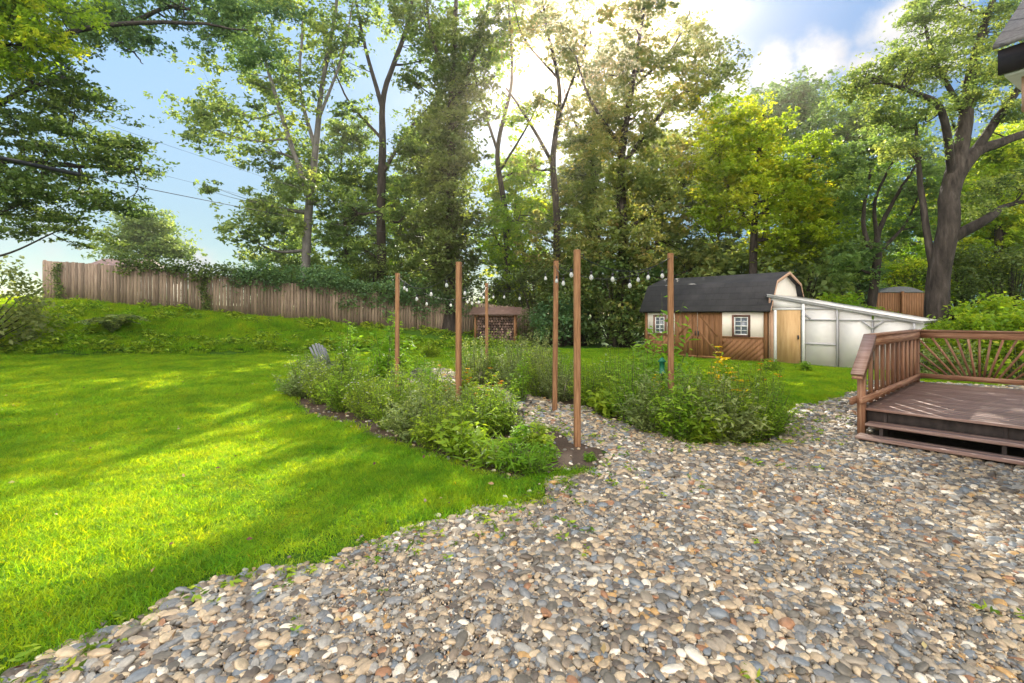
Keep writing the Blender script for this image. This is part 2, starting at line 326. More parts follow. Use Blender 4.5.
# ------------------------------------------------------------------ scatter stuff with geometry nodes
def scatter(name, label, cat, P, ROT, SCL, IDX, protos):
    me=bpy.data.meshes.new(name); me.vertices.add(len(P)); me.vertices.foreach_set('co',np.asarray(P,np.float32).ravel())
    for k,v in (('rot',ROT),('scl',SCL)):
        a=me.attributes.new(k,'FLOAT_VECTOR','POINT'); a.data.foreach_set('vector',np.asarray(v,np.float32).ravel())
    a=me.attributes.new('idx','INT','POINT'); a.data.foreach_set('value',np.asarray(IDX,np.int32))
    o=bpy.data.objects.new(name,me); COL.objects.link(o); tag(o,label,cat,kind='stuff')
    ng=bpy.data.node_groups.new(name,'GeometryNodeTree')
    ng.interface.new_socket('Geometry',in_out='INPUT',socket_type='NodeSocketGeometry')
    ng.interface.new_socket('Geometry',in_out='OUTPUT',socket_type='NodeSocketGeometry')
    N=ng.nodes; L=ng.links; gi=N.new('NodeGroupInput'); go=N.new('NodeGroupOutput'); jn=N.new('GeometryNodeJoinGeometry')
    def na(nm,tp):
        q=N.new('GeometryNodeInputNamedAttribute'); q.data_type=tp; q.inputs['Name'].default_value=nm
        return next(s for s in q.outputs if s.enabled and s.name=='Attribute')
    ra,sa_,ia=na('rot','FLOAT_VECTOR'),na('scl','FLOAT_VECTOR'),na('idx','INT')
    er=N.new('FunctionNodeEulerToRotation'); L.new(ra,er.inputs[0])
    for k,pm in enumerate(protos):
        po=bpy.data.objects.new(name+'_piece',pm)
        oi=N.new('GeometryNodeObjectInfo'); oi.inputs['Object'].default_value=po
        cp=N.new('FunctionNodeCompare'); cp.data_type='INT'; cp.operation='EQUAL'
        ins=[s for s in cp.inputs if s.enabled]; L.new(ia,ins[0]); ins[1].default_value=k
        ip=N.new('GeometryNodeInstanceOnPoints'); L.new(gi.outputs[0],ip.inputs['Points']); L.new(oi.outputs['Geometry'],ip.inputs['Instance'])
        L.new(cp.outputs[0],ip.inputs['Selection']); L.new(er.outputs[0],ip.inputs['Rotation']); L.new(sa_,ip.inputs['Scale'])
        L.new(ip.outputs[0],jn.inputs[0])
    L.new(jn.outputs[0],go.inputs[0])
    md=o.modifiers.new('scatter','NODES'); md.node_group=ng; return o

def jgrid(x0,x1,y0,y1,st):
    X,Y=np.meshgrid(np.arange(x0,x1,st),np.arange(y0,y1,st)); X=X.ravel()+rng.uniform(-.5,.5,X.size)*st; Y=Y.ravel()+rng.uniform(-.5,.5,Y.size)*st
    k=(np.abs(X)<1.12*Y+.6); return X[k],Y[k]
# pebbles
def pebble(seed):
    import bmesh
    r=np.random.default_rng(seed); bm=bmesh.new(); bmesh.ops.create_icosphere(bm,subdivisions=2,radius=1)
    V=np.array([v.co[:] for v in bm.verts]); d=[r.normal(size=3) for _ in range(4)]
    k=1+sum(.05*np.sin(V@q*1.6+i) for i,q in enumerate(d)); V=V*k[:,None]
    for v,c in zip(bm.verts,V): v.co=c
    me=bpy.data.meshes.new('pebble'); bm.to_mesh(me); bm.free()
    me.polygons.foreach_set('use_smooth',np.ones(len(me.polygons),bool)); me.materials.append(M_PEB); return me
PEB=[pebble(k) for k in range(5)]
parts=[]
for (y0,y1,st,f) in ((1.6,4.2,.0285,.86),(4.2,8,.034,.98),(8,22,.055,1.45)):
    for layer in (0,1):
        x,y=jgrid(-4,13,y0,y1,st*(1 if layer==0 else 1.6)); k=inpoly(*wob(x,y),GRAV)&~inpoly(x,y,DECKP)&~inpoly(*wob(x,y,.1),BED_L)&~inpoly(*wob(x,y,.1),BED_R)
        x,y=x[k],y[k]; n=len(x); a=np.clip(rng.lognormal(math.log(.0235),.34,n),.011,.05)*f
        if layer: a*=1.15
        scl=np.stack([a*rng.uniform(.95,1.45,n),a*rng.uniform(.62,.88,n),a*rng.uniform(.32,.6,n)],1)
        rot=np.stack([rng.normal(0,.22,n),rng.normal(0,.22,n),rng.uniform(0,6.28,n)],1)
        z=rng.uniform(-.004,.008,n)*f+(.010*f if layer else .0)
        z+=.012*np.sin(x*2.1+y)*np.sin(y*1.7)+.006
        parts.append((np.stack([x,y,z+tz(x,y)],1),rot,scl))
x,y=jgrid(-4,6,1.6,5.5,.022); k=inpoly(*wob(x,y,.12),GRAV)&~inpoly(x,y,DECKP)&~inpoly(x,y,BED_L); x,y=x[k],y[k]; n=len(x); a=rng.uniform(.004,.009,n)
parts.append((np.stack([x,y,rng.uniform(.006,.022,n)],1),rng.uniform(0,6,(n,3)),np.stack([a,a*.8,a*.6],1)))
# stray pebbles on the bed edges
x,y=jgrid(-4,5,1.8,9,.11); k=inpoly(x+rng.normal(0,.12,x.size),y+rng.normal(0,.12,x.size),GRAV)&~inpoly(x,y,DECKP)|(inpoly(x,y,BED_L)&(rng.random(x.size)<.5))
x,y=x[k],y[k]; n=len(x); a=rng.uniform(.014,.032,n)
parts.append((np.stack([x,y,.016+0*x],1),np.stack([rng.normal(0,.2,n),rng.normal(0,.2,n),rng.uniform(0,6,n)],1),np.stack([a,a*.75,a*.5],1)))
P_,R_,S_=[np.concatenate([q[i] for q in parts]) for i in range(3)]
print('pebbles',len(P_))
scatter('gravel_pebbles','rounded grey and tan river pebbles covering the path','gravel',P_,R_,S_,rng.integers(0,5,len(P_)),PEB)

# grass
def tuft(n, size, h, w, lean=.35):
    b=MB(); P=np.stack([rng.uniform(-size,size,n),rng.uniform(-size,size,n),np.zeros(n)],1)
    H=h*rng.uniform(.5,1.15,n)[:,None]; D=rng.normal(0,lean,(n,3)); D[:,2]=1
    th=rng.uniform(0,6.28,n); Wd=np.stack([np.cos(th),np.sin(th),0*th],1)*w/2
    D2=D.copy(); D2[:,:2]*=2.4; D2[:,2]=.75
    m1=P+D*H*.5; m2=m1+D2*H*.5
    V=np.stack([P-Wd,P+Wd,m1+Wd*.9,m1-Wd*.9,m2+Wd*.12,m2-Wd*.12],1).reshape(-1,3)
    i=np.arange(n)[:,None]*6; Q=np.concatenate([i+[0,1,2,3],i+[3,2,4,5]],0); r=rng.random(n)
    b.add(V,Q,np.concatenate([r,r])); return b.mesh('grass_tuft',ML['grass'])
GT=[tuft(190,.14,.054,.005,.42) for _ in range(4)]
x1,y1=jgrid(-26,13,1.2,7,.105); x2,y2=jgrid(-26,16,7,24,.16)
x=np.concatenate([x1,x2]); y=np.concatenate([y1,y2]); far=np.concatenate([0*x1,0*x2+1])
k=~inpoly(*wob(x+.07*rng.normal(size=x.size),y+.07*rng.normal(size=x.size),.07),GRAV)&~inpoly(x,y,BED_L)&~inpoly(x,y,BED_R)&~inpoly(x,y,SHEDP)&(y<np.interp(x,FX,FY)+.3)
# thin the edge
xe=x+.22*rng.normal(size=x.size); ye=y+.22*rng.normal(size=x.size); k&=~(inpoly(xe,ye,GRAV)&(rng.random(x.size)<.75))
k&=~((x>-8)&(y>22.5+.25*x+2)&(x>0))
x,y,far=x[k],y[k],far[k]; n=len(x); bank=y>np.interp(x,BX,BY)-.15
sc=rng.uniform(.75,1.2,n)*(1+.25*far); sz=sc*(1+.35*np.sin(x*1.7+np.sin(y*1.3)*2)*np.sin(y*1.1))*np.where(bank,rng.uniform(1.2,3.0,n),1)
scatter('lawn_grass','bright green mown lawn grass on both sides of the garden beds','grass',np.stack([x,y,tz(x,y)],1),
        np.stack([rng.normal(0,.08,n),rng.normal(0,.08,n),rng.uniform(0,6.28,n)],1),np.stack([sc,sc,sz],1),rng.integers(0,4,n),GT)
print('grass',n)
# broad leaved weeds: ground cover on the bank and small weeds in the gravel edge
def weedtuft(n,r,h,L):
    b=MB(); a=rng.uniform(0,6.28,n); q=np.sqrt(rng.random(n))*r; C=np.stack([q*np.cos(a),q*np.sin(a),h*rng.random(n)*(1-.5*(q/r))+.01],1)
    D=np.stack([np.cos(a),np.sin(a),rng.uniform(-.1,.9,n)],1); b.leaves(C,L*rng.uniform(.6,1.3,n),.38,.6,D=D); return b.mesh('weed_tuft',ML['weed'])
WT=[weedtuft(40,.13,.16,.09) for _ in range(3)]
x,y=jgrid(-28,1,13.5,30,.2); by=np.interp(x,BX,BY); fy=np.interp(x,FX,FY)
dens=np.where(np.abs(y-by-.25)<.3,.6,.10+.25*np.sin(x*1.1)*np.sin(y*1.6+x*.5)); k=(y>by-.05)&(y<fy)&(rng.random(x.size)<dens)
x,y=x[k],y[k]; n=len(x); s=rng.uniform(.9,2.6,n)
scatter('bank_weeds','rough weedy ground cover growing on the grassy bank below the fence','ground cover',np.stack([x,y,tz(x,y)],1),np.stack([0*x,0*x,rng.uniform(0,6.28,n)],1),np.stack([s,s,s],1),rng.integers(0,3,n),WT)
WS=[weedtuft(9,.05,.04,.045) for _ in range(3)]
x,y=jgrid(-3.5,6,1.8,9,.07); pk=inpoly(x,y,GRAV)
xe=x+.35*rng.normal(size=x.size); ye=y+.3*rng.normal(size=x.size); near=~inpoly(xe,ye,GRAV)
k=pk&((near&(rng.random(x.size)<.75))|(rng.random(x.size)<np.where((np.sin(x*2.3+1)*np.sin(y*2.+x)>.6),.05,.002)))&~inpoly(x,y,DECKP)
x,y=x[k],y[k]; n=len(x); s=rng.uniform(.5,1.25,n)
scatter('gravel_weeds','small green weeds sprouting between pebbles at the lawn edge','weeds',np.stack([x,y,.02+0*x],1),np.stack([0*x,0*x,rng.uniform(0,6.28,n)],1),np.stack([s,s,s],1),rng.integers(0,3,n),WS)
def drylf():
    b=MB(); b.leaves(np.zeros((1,3)),[.05],.6,2.5); return b.mesh('dry_leaf',M_DRY)
DL=[drylf() for _ in range(4)]
x,y=jgrid(-12,9,1.8,14,.24); k=(rng.random(x.size)<np.where(inpoly(x,y,GRAV),.34,.09))&~inpoly(x,y,DECKP); x,y=x[k],y[k]; n=len(x); s=rng.uniform(.5,1.3,n)
P=np.stack([x,y,np.where(inpoly(x,y,GRAV),.045,.06)+tz(x,y)],1)
def dl4():
    o=[]
    for q in range(4):
        b=MB(); C=rng.normal(0,.004,(1,3)); b.leaves(C,[.05],.55,1.6,rnd=[q/3.]); o.append(b.mesh('dry_leaf',M_DRY))
    return o
scatter('fallen_leaves','brown and yellow fallen leaves scattered over lawn and pebbles','leaf litter',P,np.stack([rng.normal(0,.25,n),rng.normal(0,.25,n),rng.uniform(0,6.28,n)],1),np.stack([s,s,s],1),rng.integers(0,4,n),dl4())

# ------------------------------------------------------------------ trees
def curve(P, n=10):
    """Catmull-Rom through control points (rows may carry radius as 4th value)"""
    P=np.asarray(P,float); Q=np.vstack([2*P[0]-P[1],P,2*P[-1]-P[-2]]); out=[]
    for i in range(1,len(Q)-2):
        t=np.linspace(0,1,n,endpoint=False)[:,None]; a,b_,c,d=Q[i-1],Q[i],Q[i+1],Q[i+2]
        out.append(.5*((2*b_)+(-a+c)*t+(2*a-5*b_+4*c-d)*t**2+(-a+3*b_-3*c+d)*t**3))
    out.append(P[-1:]); return np.vstack(out)

def tree(name, label, cat, Yd, trunks, blobs, mat, leaf, per, cr, bark=M_BARK, group=None, depth=1.0, ivy=None, flat=.7, zscale=1, asp=.55, dens=1.0):
    """trunks: lists of (px,py,r) rows at depth Yd.  blobs: (px,py,rx,ry,nclumps) in the same reading"""
    k=Yd/F; fl_=1.32 if Yd>21 else 1.12; leaf*=fl_; per=per*(1.9 if Yd>21 else 1.7)*(dens**.5); cr*=1.12
    blobs=[(a,b_,c_*1.12,d_*1.12,int(n_*(1.75 if Yd>21 else 1.4)*dens**.6+1)) for a,b_,c_,d_,n_ in blobs]
    base=I(trunks[0][0][0],trunks[0][0][1],Yd); base[2]=tz(base[0],Yd)-.05
    lim=[]; bw=MB(); lf=MB()
    for ti,tr in enumerate(trunks):
        P=[]
        for q,(px,py,r) in enumerate(tr):
            p=I(px,py,Yd)+np.array([0,rng.normal(0,.25)*(q>0)*depth,0])
            if len(tr[0])==3 and q==0 and ti==0: p=base.copy()
            P.append([*p,r])
        if ti>0:   # attach to nearest point on an earlier limb
            a=lim[0]; 
            allp=np.vstack(lim); d=np.linalg.norm(allp[:,:3]-np.array(P[0][:3]),axis=1); P[0][:3]=allp[d.argmin(),:3]
        c=curve(P,12); c[:,:3]+=np.cumsum(rng.normal(0,.012,(len(c),3)),0)*np.linspace(0,1,len(c))[:,None]
        c[:,3]=np.maximum(c[:,3],.01)
        if ti==0: c[:3,3]*=np.array([1.45,1.2,1.07])
        lim.append(c); bw.tube(c[:,:3]-base,c[:,3],10 if c[0,3]>.12 else 7)
    AL=np.vstack(lim)
    for (px,py,rx,ry,n) in blobs:
        c0=I(px,py,Yd); R3=np.array([rx*k,max(rx,ry)*k*depth,ry*k])
        d=rng.normal(size=(n,3)); d/=np.linalg.norm(d,axis=1)[:,None]; q=d*rng.random((n,1))**.45*R3+c0
        q[:,2]=np.maximum(q[:,2],tz(q[:,0],q[:,1])+.4)
        # a limb to the blob, twigs to each clump
        dist=np.linalg.norm(AL[:,:3]-c0,axis=1)+np.maximum(0,AL[:,2]-c0[2]+.3)*2; s=AL[dist.argmin()]
        mid=(s[:3]+c0)/2+np.array([0,0,-.08*np.linalg.norm(c0-s[:3])])+rng.normal(0,.15,3)
        r0=min(s[3]*.6,.02+.012*math.sqrt(n)*max(.6,k*35)); lc=curve([[*s[:3],r0],[*mid,r0*.65],[*c0,r0*.35]],8)
        bw.tube(lc[:,:3]-base,lc[:,3],6)
        pts=np.vstack([lc,AL[np.linalg.norm(AL[:,:3]-c0,axis=1)<R3.max()*1.4]]) if True else lc
        for cc in q:
            dd=np.linalg.norm(pts[:,:3]-cc,axis=1)+np.maximum(0,pts[:,2]-cc[2])*.8; s=pts[dd.argmin()]
            mid=(s[:3]+cc)/2+rng.normal(0,.12,3)+np.array([0,0,-.06]); r1=min(s[3]*.55,.03)
            tw=curve([[*s[:3],r1],[*mid,r1*.6],[*cc,r1*.2]],4); bw.tube(tw[:,:3]-base,np.maximum(tw[:,3],.006),4,False)
            m=max(6,int(per*rng.uniform(.4,1.5))); rr=cr*rng.uniform(.6,1.35)
            # sub-sprays make the clump uneven
            ns=max(3,int(m/14)); sp=rng.normal(0,.55,(ns,3))*np.array([rr,rr,rr*flat])
            w=rng.integers(0,ns,m); C=cc+sp[w]+rng.normal(0,.2,(m,3))*np.array([rr,rr,rr*flat*.7])
            lf.leaves(C-base,leaf*rng.uniform(.6,1.35,m),asp,.5,np.clip(.62*rng.random()+.38*rng.random(m),0,1),droop=.3)
    if ivy:
        for (y0,y1,r,m) in ivy:
            T=lim[0]; z0,z1=CH+(HZ-y0)*k,CH+(HZ-y1)*k; z=rng.uniform(z0,z1,m); xx=np.interp(z,T[:,2],T[:,0]); yy=np.interp(z,T[:,2],T[:,1])
            a=rng.uniform(0,6.28,m); q=r*(.4+.7*rng.random(m)**.7+.4*np.sin(z*1.3+a*2)*np.sin(z*2.9+a))
            lf.leaves(np.stack([xx+q*np.cos(a),yy+q*np.sin(a),z],1)-base,leaf*rng.uniform(.6,1.2,m),asp,.3,rng.random(m)*.6)
    t=thing(name,label,cat,base,0,group)
    bw.build('trunk',bark,t,True); lf.build('crown',ML[mat] if isinstance(mat,str) else mat,t)
    return t

TR='tall trees of the wood behind the garden'
# left foreground trees
tree('leafy_tree','dark green broadleaf tree leaning in from the left edge over the pale bush','tree',13,
 [[(-110,330,.34),(-95,200,.28),(-60,90,.2),(-20,0,.12)],[(-95,210,.1),(-20,170,.09),(60,160,.06),(130,168,.025)],[(-80,150,.1),(10,100,.07),(70,70,.04)],[(-60,90,.1),(60,30,.07),(170,22,.05),(250,30,.02)]],
 [(30,75,55,50,26),(75,110,40,40,20),(95,150,40,22,16),(125,165,28,14,8),(40,160,55,30,24),(20,205,40,30,18),(70,195,40,25,14),(-30,120,60,80,24),(60,230,35,14,8),(105,205,25,12,5),(40,20,60,30,18)],
 'dark',.105,230,.52,depth=.9,dens=.34,flat=.33)
tree('leafy_tree','blue green tree whose thin branches cross the sky along the top left','tree',17,
 [[(-190,330,.3),(-150,150,.26),(-40,30,.2),(40,5,.14),(110,25,.09),(180,12,.06),(240,35,.03)],[(100,20,.06),(130,50,.03),(140,62,.015)],[(40,5,.1),(120,-25,.08),(210,-40,.05)]],
 [(100,25,35,16,14),(150,40,30,14,8),(160,5,60,18,26),(215,30,40,25,18),(250,60,25,20,8),(190,-25,60,20,14),(110,10,40,12,8),(255,15,40,30,14)],'blue',.125,150,.5,depth=.7,dens=.4,flat=.4)
tree('leafy_tree','yellow leaved tree showing its sunny branch tips in the top left corner','tree',11,
 [[(-160,340,.2),(-140,150,.17),(-60,20,.1),(0,0,.04)]],[(15,15,42,20,22),(10,45,40,18,14),(-20,70,40,30,10),(30,-10,50,20,10)],'yellow',.10,130,.34,dens=.55)
# tall trees, left to right
tree('tall_tree','tall tree with light grey leaning trunk behind the fence','tree',28,
 [[(304,292,.27),(308,220,.23),(316,150,.18),(322,90,.13),(334,10,.1),(340,-50,.05)],[(310,200,.16),(285,120,.12),(262,40,.07),(250,-20,.04)],[(318,150,.13),(300,90,.09),(300,20,.06)],[(320,120,.1),(345,60,.06),(350,0,.04)]],
 [(250,45,50,35,24),(285,5,55,35,24),(228,105,45,28,18),(215,130,35,18,8),(290,95,32,35,14),(262,150,32,25,10),(330,55,18,40,7),(268,205,50,30,20),(320,200,30,30,8),(250,238,35,22,12),(300,165,18,25,5)],
 'tree',.20,95,.8,M_BARKL,TR,dens=.42)
tree('tall_tree','tall tree with straight dark trunk forking high up left of the ivy column','tree',29,
 [[(383,292,.30),(383,220,.26),(382,150,.22),(384,95,.16),(405,20,.12),(415,-50,.06)],[(384,110,.15),(365,45,.1),(352,-20,.05)],[(383,175,.12),(410,130,.08),(432,105,.04)],[(383,140,.1),(345,95,.06),(332,60,.03)]],
 [(362,15,40,30,14),(415,15,35,30,14),(340,55,25,25,7),(425,60,25,25,7),(352,110,28,18,5),(410,140,26,18,6),(350,205,32,35,12),(405,215,24,35,10),(365,250,35,22,14)],
 'tree',.19,85,.75,group=TR,dens=.42)
tree('ivy_covered_tree','dense dark column of ivy around a tall trunk left of the sun','tree',27,
 [[(448,300,.36),(450,200,.3),(452,100,.22),(455,20,.14),(458,-40,.06)],[(452,110,.14),(475,50,.08),(490,0,.04)],[(452,90,.12),(430,30,.08),(425,-20,.04)]],
 [(450,65,30,35,22),(452,115,34,30,24),(445,165,36,30,28),(452,215,36,35,32),(440,262,42,28,26),(425,15,28,25,10),(478,25,22,25,8),(476,85,16,28,6),(412,80,14,20,3)],
 'dark',.17,110,.75,group=TR,dens=.5,ivy=[(300,60,.85,6000)])
tree('tall_tree','slender airy tree with bright sky gaps just left of the sun','tree',31,
 [[(508,300,.22),(506,220,.19),(498,150,.15),(512,80,.1),(508,0,.05)],[(500,150,.1),(478,90,.07),(470,50,.03)],[(503,170,.08),(530,120,.05),(540,90,.03)]],
 [(500,8,40,24,12),(478,55,24,20,6),(485,50,22,18,4),(520,215,28,30,9),(495,235,25,30,9),(512,260,28,18,9),(515,170,22,14,3),(512,118,20,14,3)],'yellow',.18,60,.75,group=TR)
tree('tall_tree','bare limbed tree directly under the sun, its long limb slanting up to the left','tree',30,
 [[(556,305,.26),(557,220,.22),(553,160,.18),(560,90,.13),(545,20,.08),(540,-40,.04)],[(553,165,.12),(528,120,.09),(505,85,.05)],[(558,120,.1),(580,60,.07),(600,0,.04)],[(556,80,.08),(525,35,.05),(512,0,.03)]],
 [(540,8,42,26,11),(512,35,22,18,4),(575,30,26,22,6),(600,50,30,20,7),(565,125,16,16,3),(545,240,26,30,10),(570,200,24,28,9),(530,165,16,14,3),(560,270,30,20,12),(590,75,20,20,6),(562,48,26,16,4),(540,98,20,14,3)],'russet',.18,60,.75,group=TR)
tree('tall_tree','broad russet green tree filling the middle to the right of the sun','tree',26,
 [[(626,325,.34),(624,240,.28),(622,160,.22),(632,90,.15),(642,20,.08),(645,-30,.04)],[(624,170,.13),(665,110,.09),(712,70,.04)],[(623,150,.12),(590,100,.08),(575,60,.04)],[(634,90,.08),(670,50,.05),(690,10,.03)],[(626,230,.12),(680,190,.08),(715,150,.04)]],
 [(600,130,30,30,18),(640,110,38,30,20),(665,160,40,35,28),(620,190,42,35,30),(600,245,38,35,26),(660,240,45,38,32),(700,205,32,32,18),(640,65,26,24,8),(695,100,28,22,7),(640,300,45,28,26),(590,300,28,30,16),(700,265,28,25,14),(672,50,30,22,8),(630,30,32,26,9),(655,0,44,26,12),(610,75,26,22,7),(700,72,34,22,7),(600,5,26,20,4),(560,20,34,20,5),(720,45,30,18,4)],
 'russet',.165,110,.72,group=TR,dens=.5)
tree('leafy_tree','bushy yellow green tree rising behind the middle of the barn shed roof','tree',24,
 [[(752,320,.22),(755,240,.18),(762,170,.12),(765,110,.05)],[(755,230,.1),(725,180,.07),(712,140,.03)],[(756,220,.1),(795,180,.07),(820,150,.03)]],
 [(735,125,30,20,13),(760,150,35,28,20),(722,160,28,25,15),(800,165,35,30,18),(765,195,42,30,24),(815,205,32,30,16),(725,205,28,25,14),(790,235,42,25,18)],
 'yellow',.15,110,.62,depth=.8,dens=.7)
tree('leafy_tree','rounded dark green tree in the distance under the white clouds','tree',44,
 [[(765,310,.35),(765,180,.25),(765,120,.1)]],[(755,118,40,24,26),(790,105,30,18,16),(730,135,25,20,10),(760,165,50,30,20),(812,125,20,18,8)],'blue',.26,100,1.2)
tree('tall_tree','green tree between the yellow green tree and the leaning dark stems','tree',33,
 [[(838,315,.25),(838,220,.2),(845,140,.08)]],[(845,130,30,25,14),(830,175,32,30,16),(862,200,30,25,12),(838,250,38,25,18),(880,120,25,22,8)],'tree',.2,90,.9,group=TR)
tree('multi_stem_tree','dark tree with several bare stems fanning up beyond the white lean-to','tree',22,
 [[(866,300,.2),(872,262,.17),(880,235,.12),(900,200,.08),(918,160,.04)],[(870,265,.13),(862,225,.09),(870,170,.05)],[(878,240,.1),(885,195,.07),(897,150,.04)],[(875,255,.09),(905,225,.06),(925,190,.03)]],
 [(870,150,26,16,6),(905,140,26,18,7),(850,190,18,20,5),(925,175,20,18,6),(920,225,20,18,5),(848,262,24,20,8)],'tree',.14,80,.6)
tree('old_oak_tree','massive old oak with thick dark trunk rising behind the deck and limbs reaching right','tree',17,
 [[(938,330,.42),(938,285,.34),(942,230,.31),(948,190,.29),(968,155,.22),(1000,140,.15),(1060,118,.12)],
  [(946,190,.3),(962,130,.22),(972,70,.15),(985,0,.08)],[(950,180,.14),(925,120,.11),(905,95,.08),(870,80,.04)],[(968,155,.16),(1000,110,.12),(1035,60,.06)],
  [(940,240,.2),(970,222,.15),(1010,205,.08),(1050,200,.04)],[(962,120,.1),(940,60,.07),(925,20,.04)],[(938,290,.13),(930,230,.11),(928,160,.08),(918,120,.04)]],
 [(880,75,30,18,14),(855,88,18,12,5),(912,70,28,22,13),(945,50,26,28,13),(985,30,30,28,16),(1015,75,28,28,12),(975,85,24,24,9),(915,110,26,18,10),(885,115,22,14,7),(950,115,22,18,7),(1000,120,22,16,6),(1010,185,26,16,9),(985,205,18,12,4),(905,150,22,14,7),(960,5,40,20,14),(1045,40,30,40,14),(925,22,24,18,7)],
 'oak',.10,140,.5,dens=.75,flat=.45)
tree('leafy_tree','mid green tree filling the gap right of the oak trunk','tree',27,
 [[(1000,320,.22),(998,230,.18),(1005,150,.08)]],[(1000,160,34,28,18),(975,210,34,28,18),(1015,230,34,28,18),(985,265,40,22,18),(1030,180,30,40,14)],'yellow',.17,95,.75)
tree('pale_tree','pale hazy rounded tree far beyond the left part of the fence','tree',46,
 [[(150,285,.3),(148,240,.2),(147,225,.1)]],[(148,228,22,13,18),(130,245,22,12,12),(168,246,16,10,8)],'pale',.26,110,1.1)

tree('tall_tree','hazy tall tree whose crown fills the gap directly beneath the sun','tree',35,
 [[(596,310,.26),(598,220,.22),(592,140,.16),(600,70,.1),(604,0,.04)],[(593,150,.1),(570,110,.07),(560,70,.03)],[(598,100,.1),(625,60,.06),(640,20,.03)]],
 [(600,100,30,26,9),(585,150,30,28,10),(612,45,26,24,6),(600,200,34,30,12),(575,60,18,16,3),(640,0,30,24,6),(690,40,24,22,5)],'russet',.2,70,.9,group=TR)
# generic wood filling copies
def generic(Yd, mat, leaf, n, label, group, name='background_tree'):
    return tree(name,label,'tree',Yd,[[(512,330,.22),(514,250,.18),(508,180,.12),(512,120,.05)],[(513,240,.1),(540,200,.06),(552,170,.03)],[(511,220,.1),(485,180,.06),(475,150,.03)]],
      [(512,130,24,22,n),(485,165,26,24,n),(540,175,26,24,n),(512,200,34,30,n+4),(490,245,32,28,n),(535,250,34,28,n),(512,290,44,22,n+3)],mat,leaf,85,.95,group=group)
GB='trees far back in the wood'
gens=[]
for q,(mt,lb) in enumerate([('tree','green tree far back in the wood seen between the grey trunk and straight dark trunk'),('dark','dark green tree far back in the wood behind the ivy column'),('yellow','yellow green tree far back in the wood seen left of the sun')]):
    t=generic(38,mt,.24,11,lb,GB); gens.append((t,kids(t)))
spots=[(0,345,36,.85,None),(1,430,40,1.0,None),(2,520,37,.8,None),
 (0,285,40,.62,'low green tree behind the foot of the leaning grey trunk'),(2,400,44,.75,'yellow green tree glimpsed right of the straight dark trunk'),
 (1,585,40,.9,'dark tree far behind the russet tree, left side'),(0,660,42,1.0,'green tree far behind the russet tree, right side'),
 (1,720,38,.72,'dark tree hidden behind the yellow green tree at its left'),(0,800,40,.75,'green tree far behind the right end of the shed roof'),
 (2,880,38,.7,'yellow green tree glimpsed through the leaning dark stems'),(1,925,40,.75,'dark tree directly left of the oak trunk in the distance'),
 (0,985,36,.8,'green tree far behind the deck, right of the oak trunk'),(1,1050,38,.95,'dark tree at the right edge far behind the deck')]
for gi,px,Yd,sc,lb in spots:
    t,kk=gens[gi]; p=((px-512)/F*Yd,Yd,float(tz((px-512)/F*Yd,Yd))-.05)
    if lb is None: t.location=p; t.scale=(sc,)*3; t.rotation_euler.z=random.uniform(0,6)
    else: dup(t,kk,p,random.uniform(0,6.28),sc,lb)

# shrubs
def shrub_mesh(label, cat, mat, leaf, h, r, n, per, asp=.55, name='shrub', cr=.3, group=None):
    bw=MB(); lf=MB()
    for q in range(n):
        a=random.uniform(0,6.28); e=random.random()**.6; z=h*(.12+.88*random.random()); rr=r*e*math.sqrt(max(.05,1-(z/h-.45)**2*2.2))
        c=np.array([rr*math.cos(a),rr*math.sin(a),z]); P=curve([[c[0]*.15,c[1]*.15,0,.02*h/2],[c[0]*.6,c[1]*.6,z*.6,.012*h/2],[*c,.004]],4)
        bw.tube(P[:,:3],P[:,3],4,False); m=int(per*random.uniform(.5,1.4)); w=cr*random.uniform(.6,1.3)
        lf.leaves(c+rng.normal(0,.5,(m,3))*np.array([w,w,w*.75]),leaf*rng.uniform(.6,1.35,m),asp,.7,np.clip(.45*random.random()+.55*rng.random(m),0,1),droop=.2)
    t=thing(name,label,cat); bw.build('stem',M_STEM if h<1.6 else M_BARK,t,True); lf.build('foliage',ML[mat],t); return t,kids(t)
def place(proto, px, Yd, sc, label, first, z=None, group=None, sq=1):
    t,kk=proto; x=(px-512)/F*Yd; p=(x,Yd,float(tz(x,Yd))-.03 if z is None else z)
    s=(sc,sc,sc*sq)
    if first: t.location=p; t.scale=s; t.rotation_euler.z=random.uniform(0,6); t['label']=label; 
    else: t=dup(t,kk,p,random.uniform(0,6.28),s,label)
    if group: t['group']=group
    return t
GS='shrubs along the edge of the wood'
und=shrub_mesh('','shrub','blue',.22,3.0,1.7,46,75,cr=.55); und2=shrub_mesh('','shrub','dark',.16,3.4,1.9,54,95,cr=.55); und3=shrub_mesh('','shrub','pale',.26,3.2,1.8,46,60,cr=.6); und4=shrub_mesh('','shrub','yellow',.15,2.6,1.6,40,80,cr=.5)
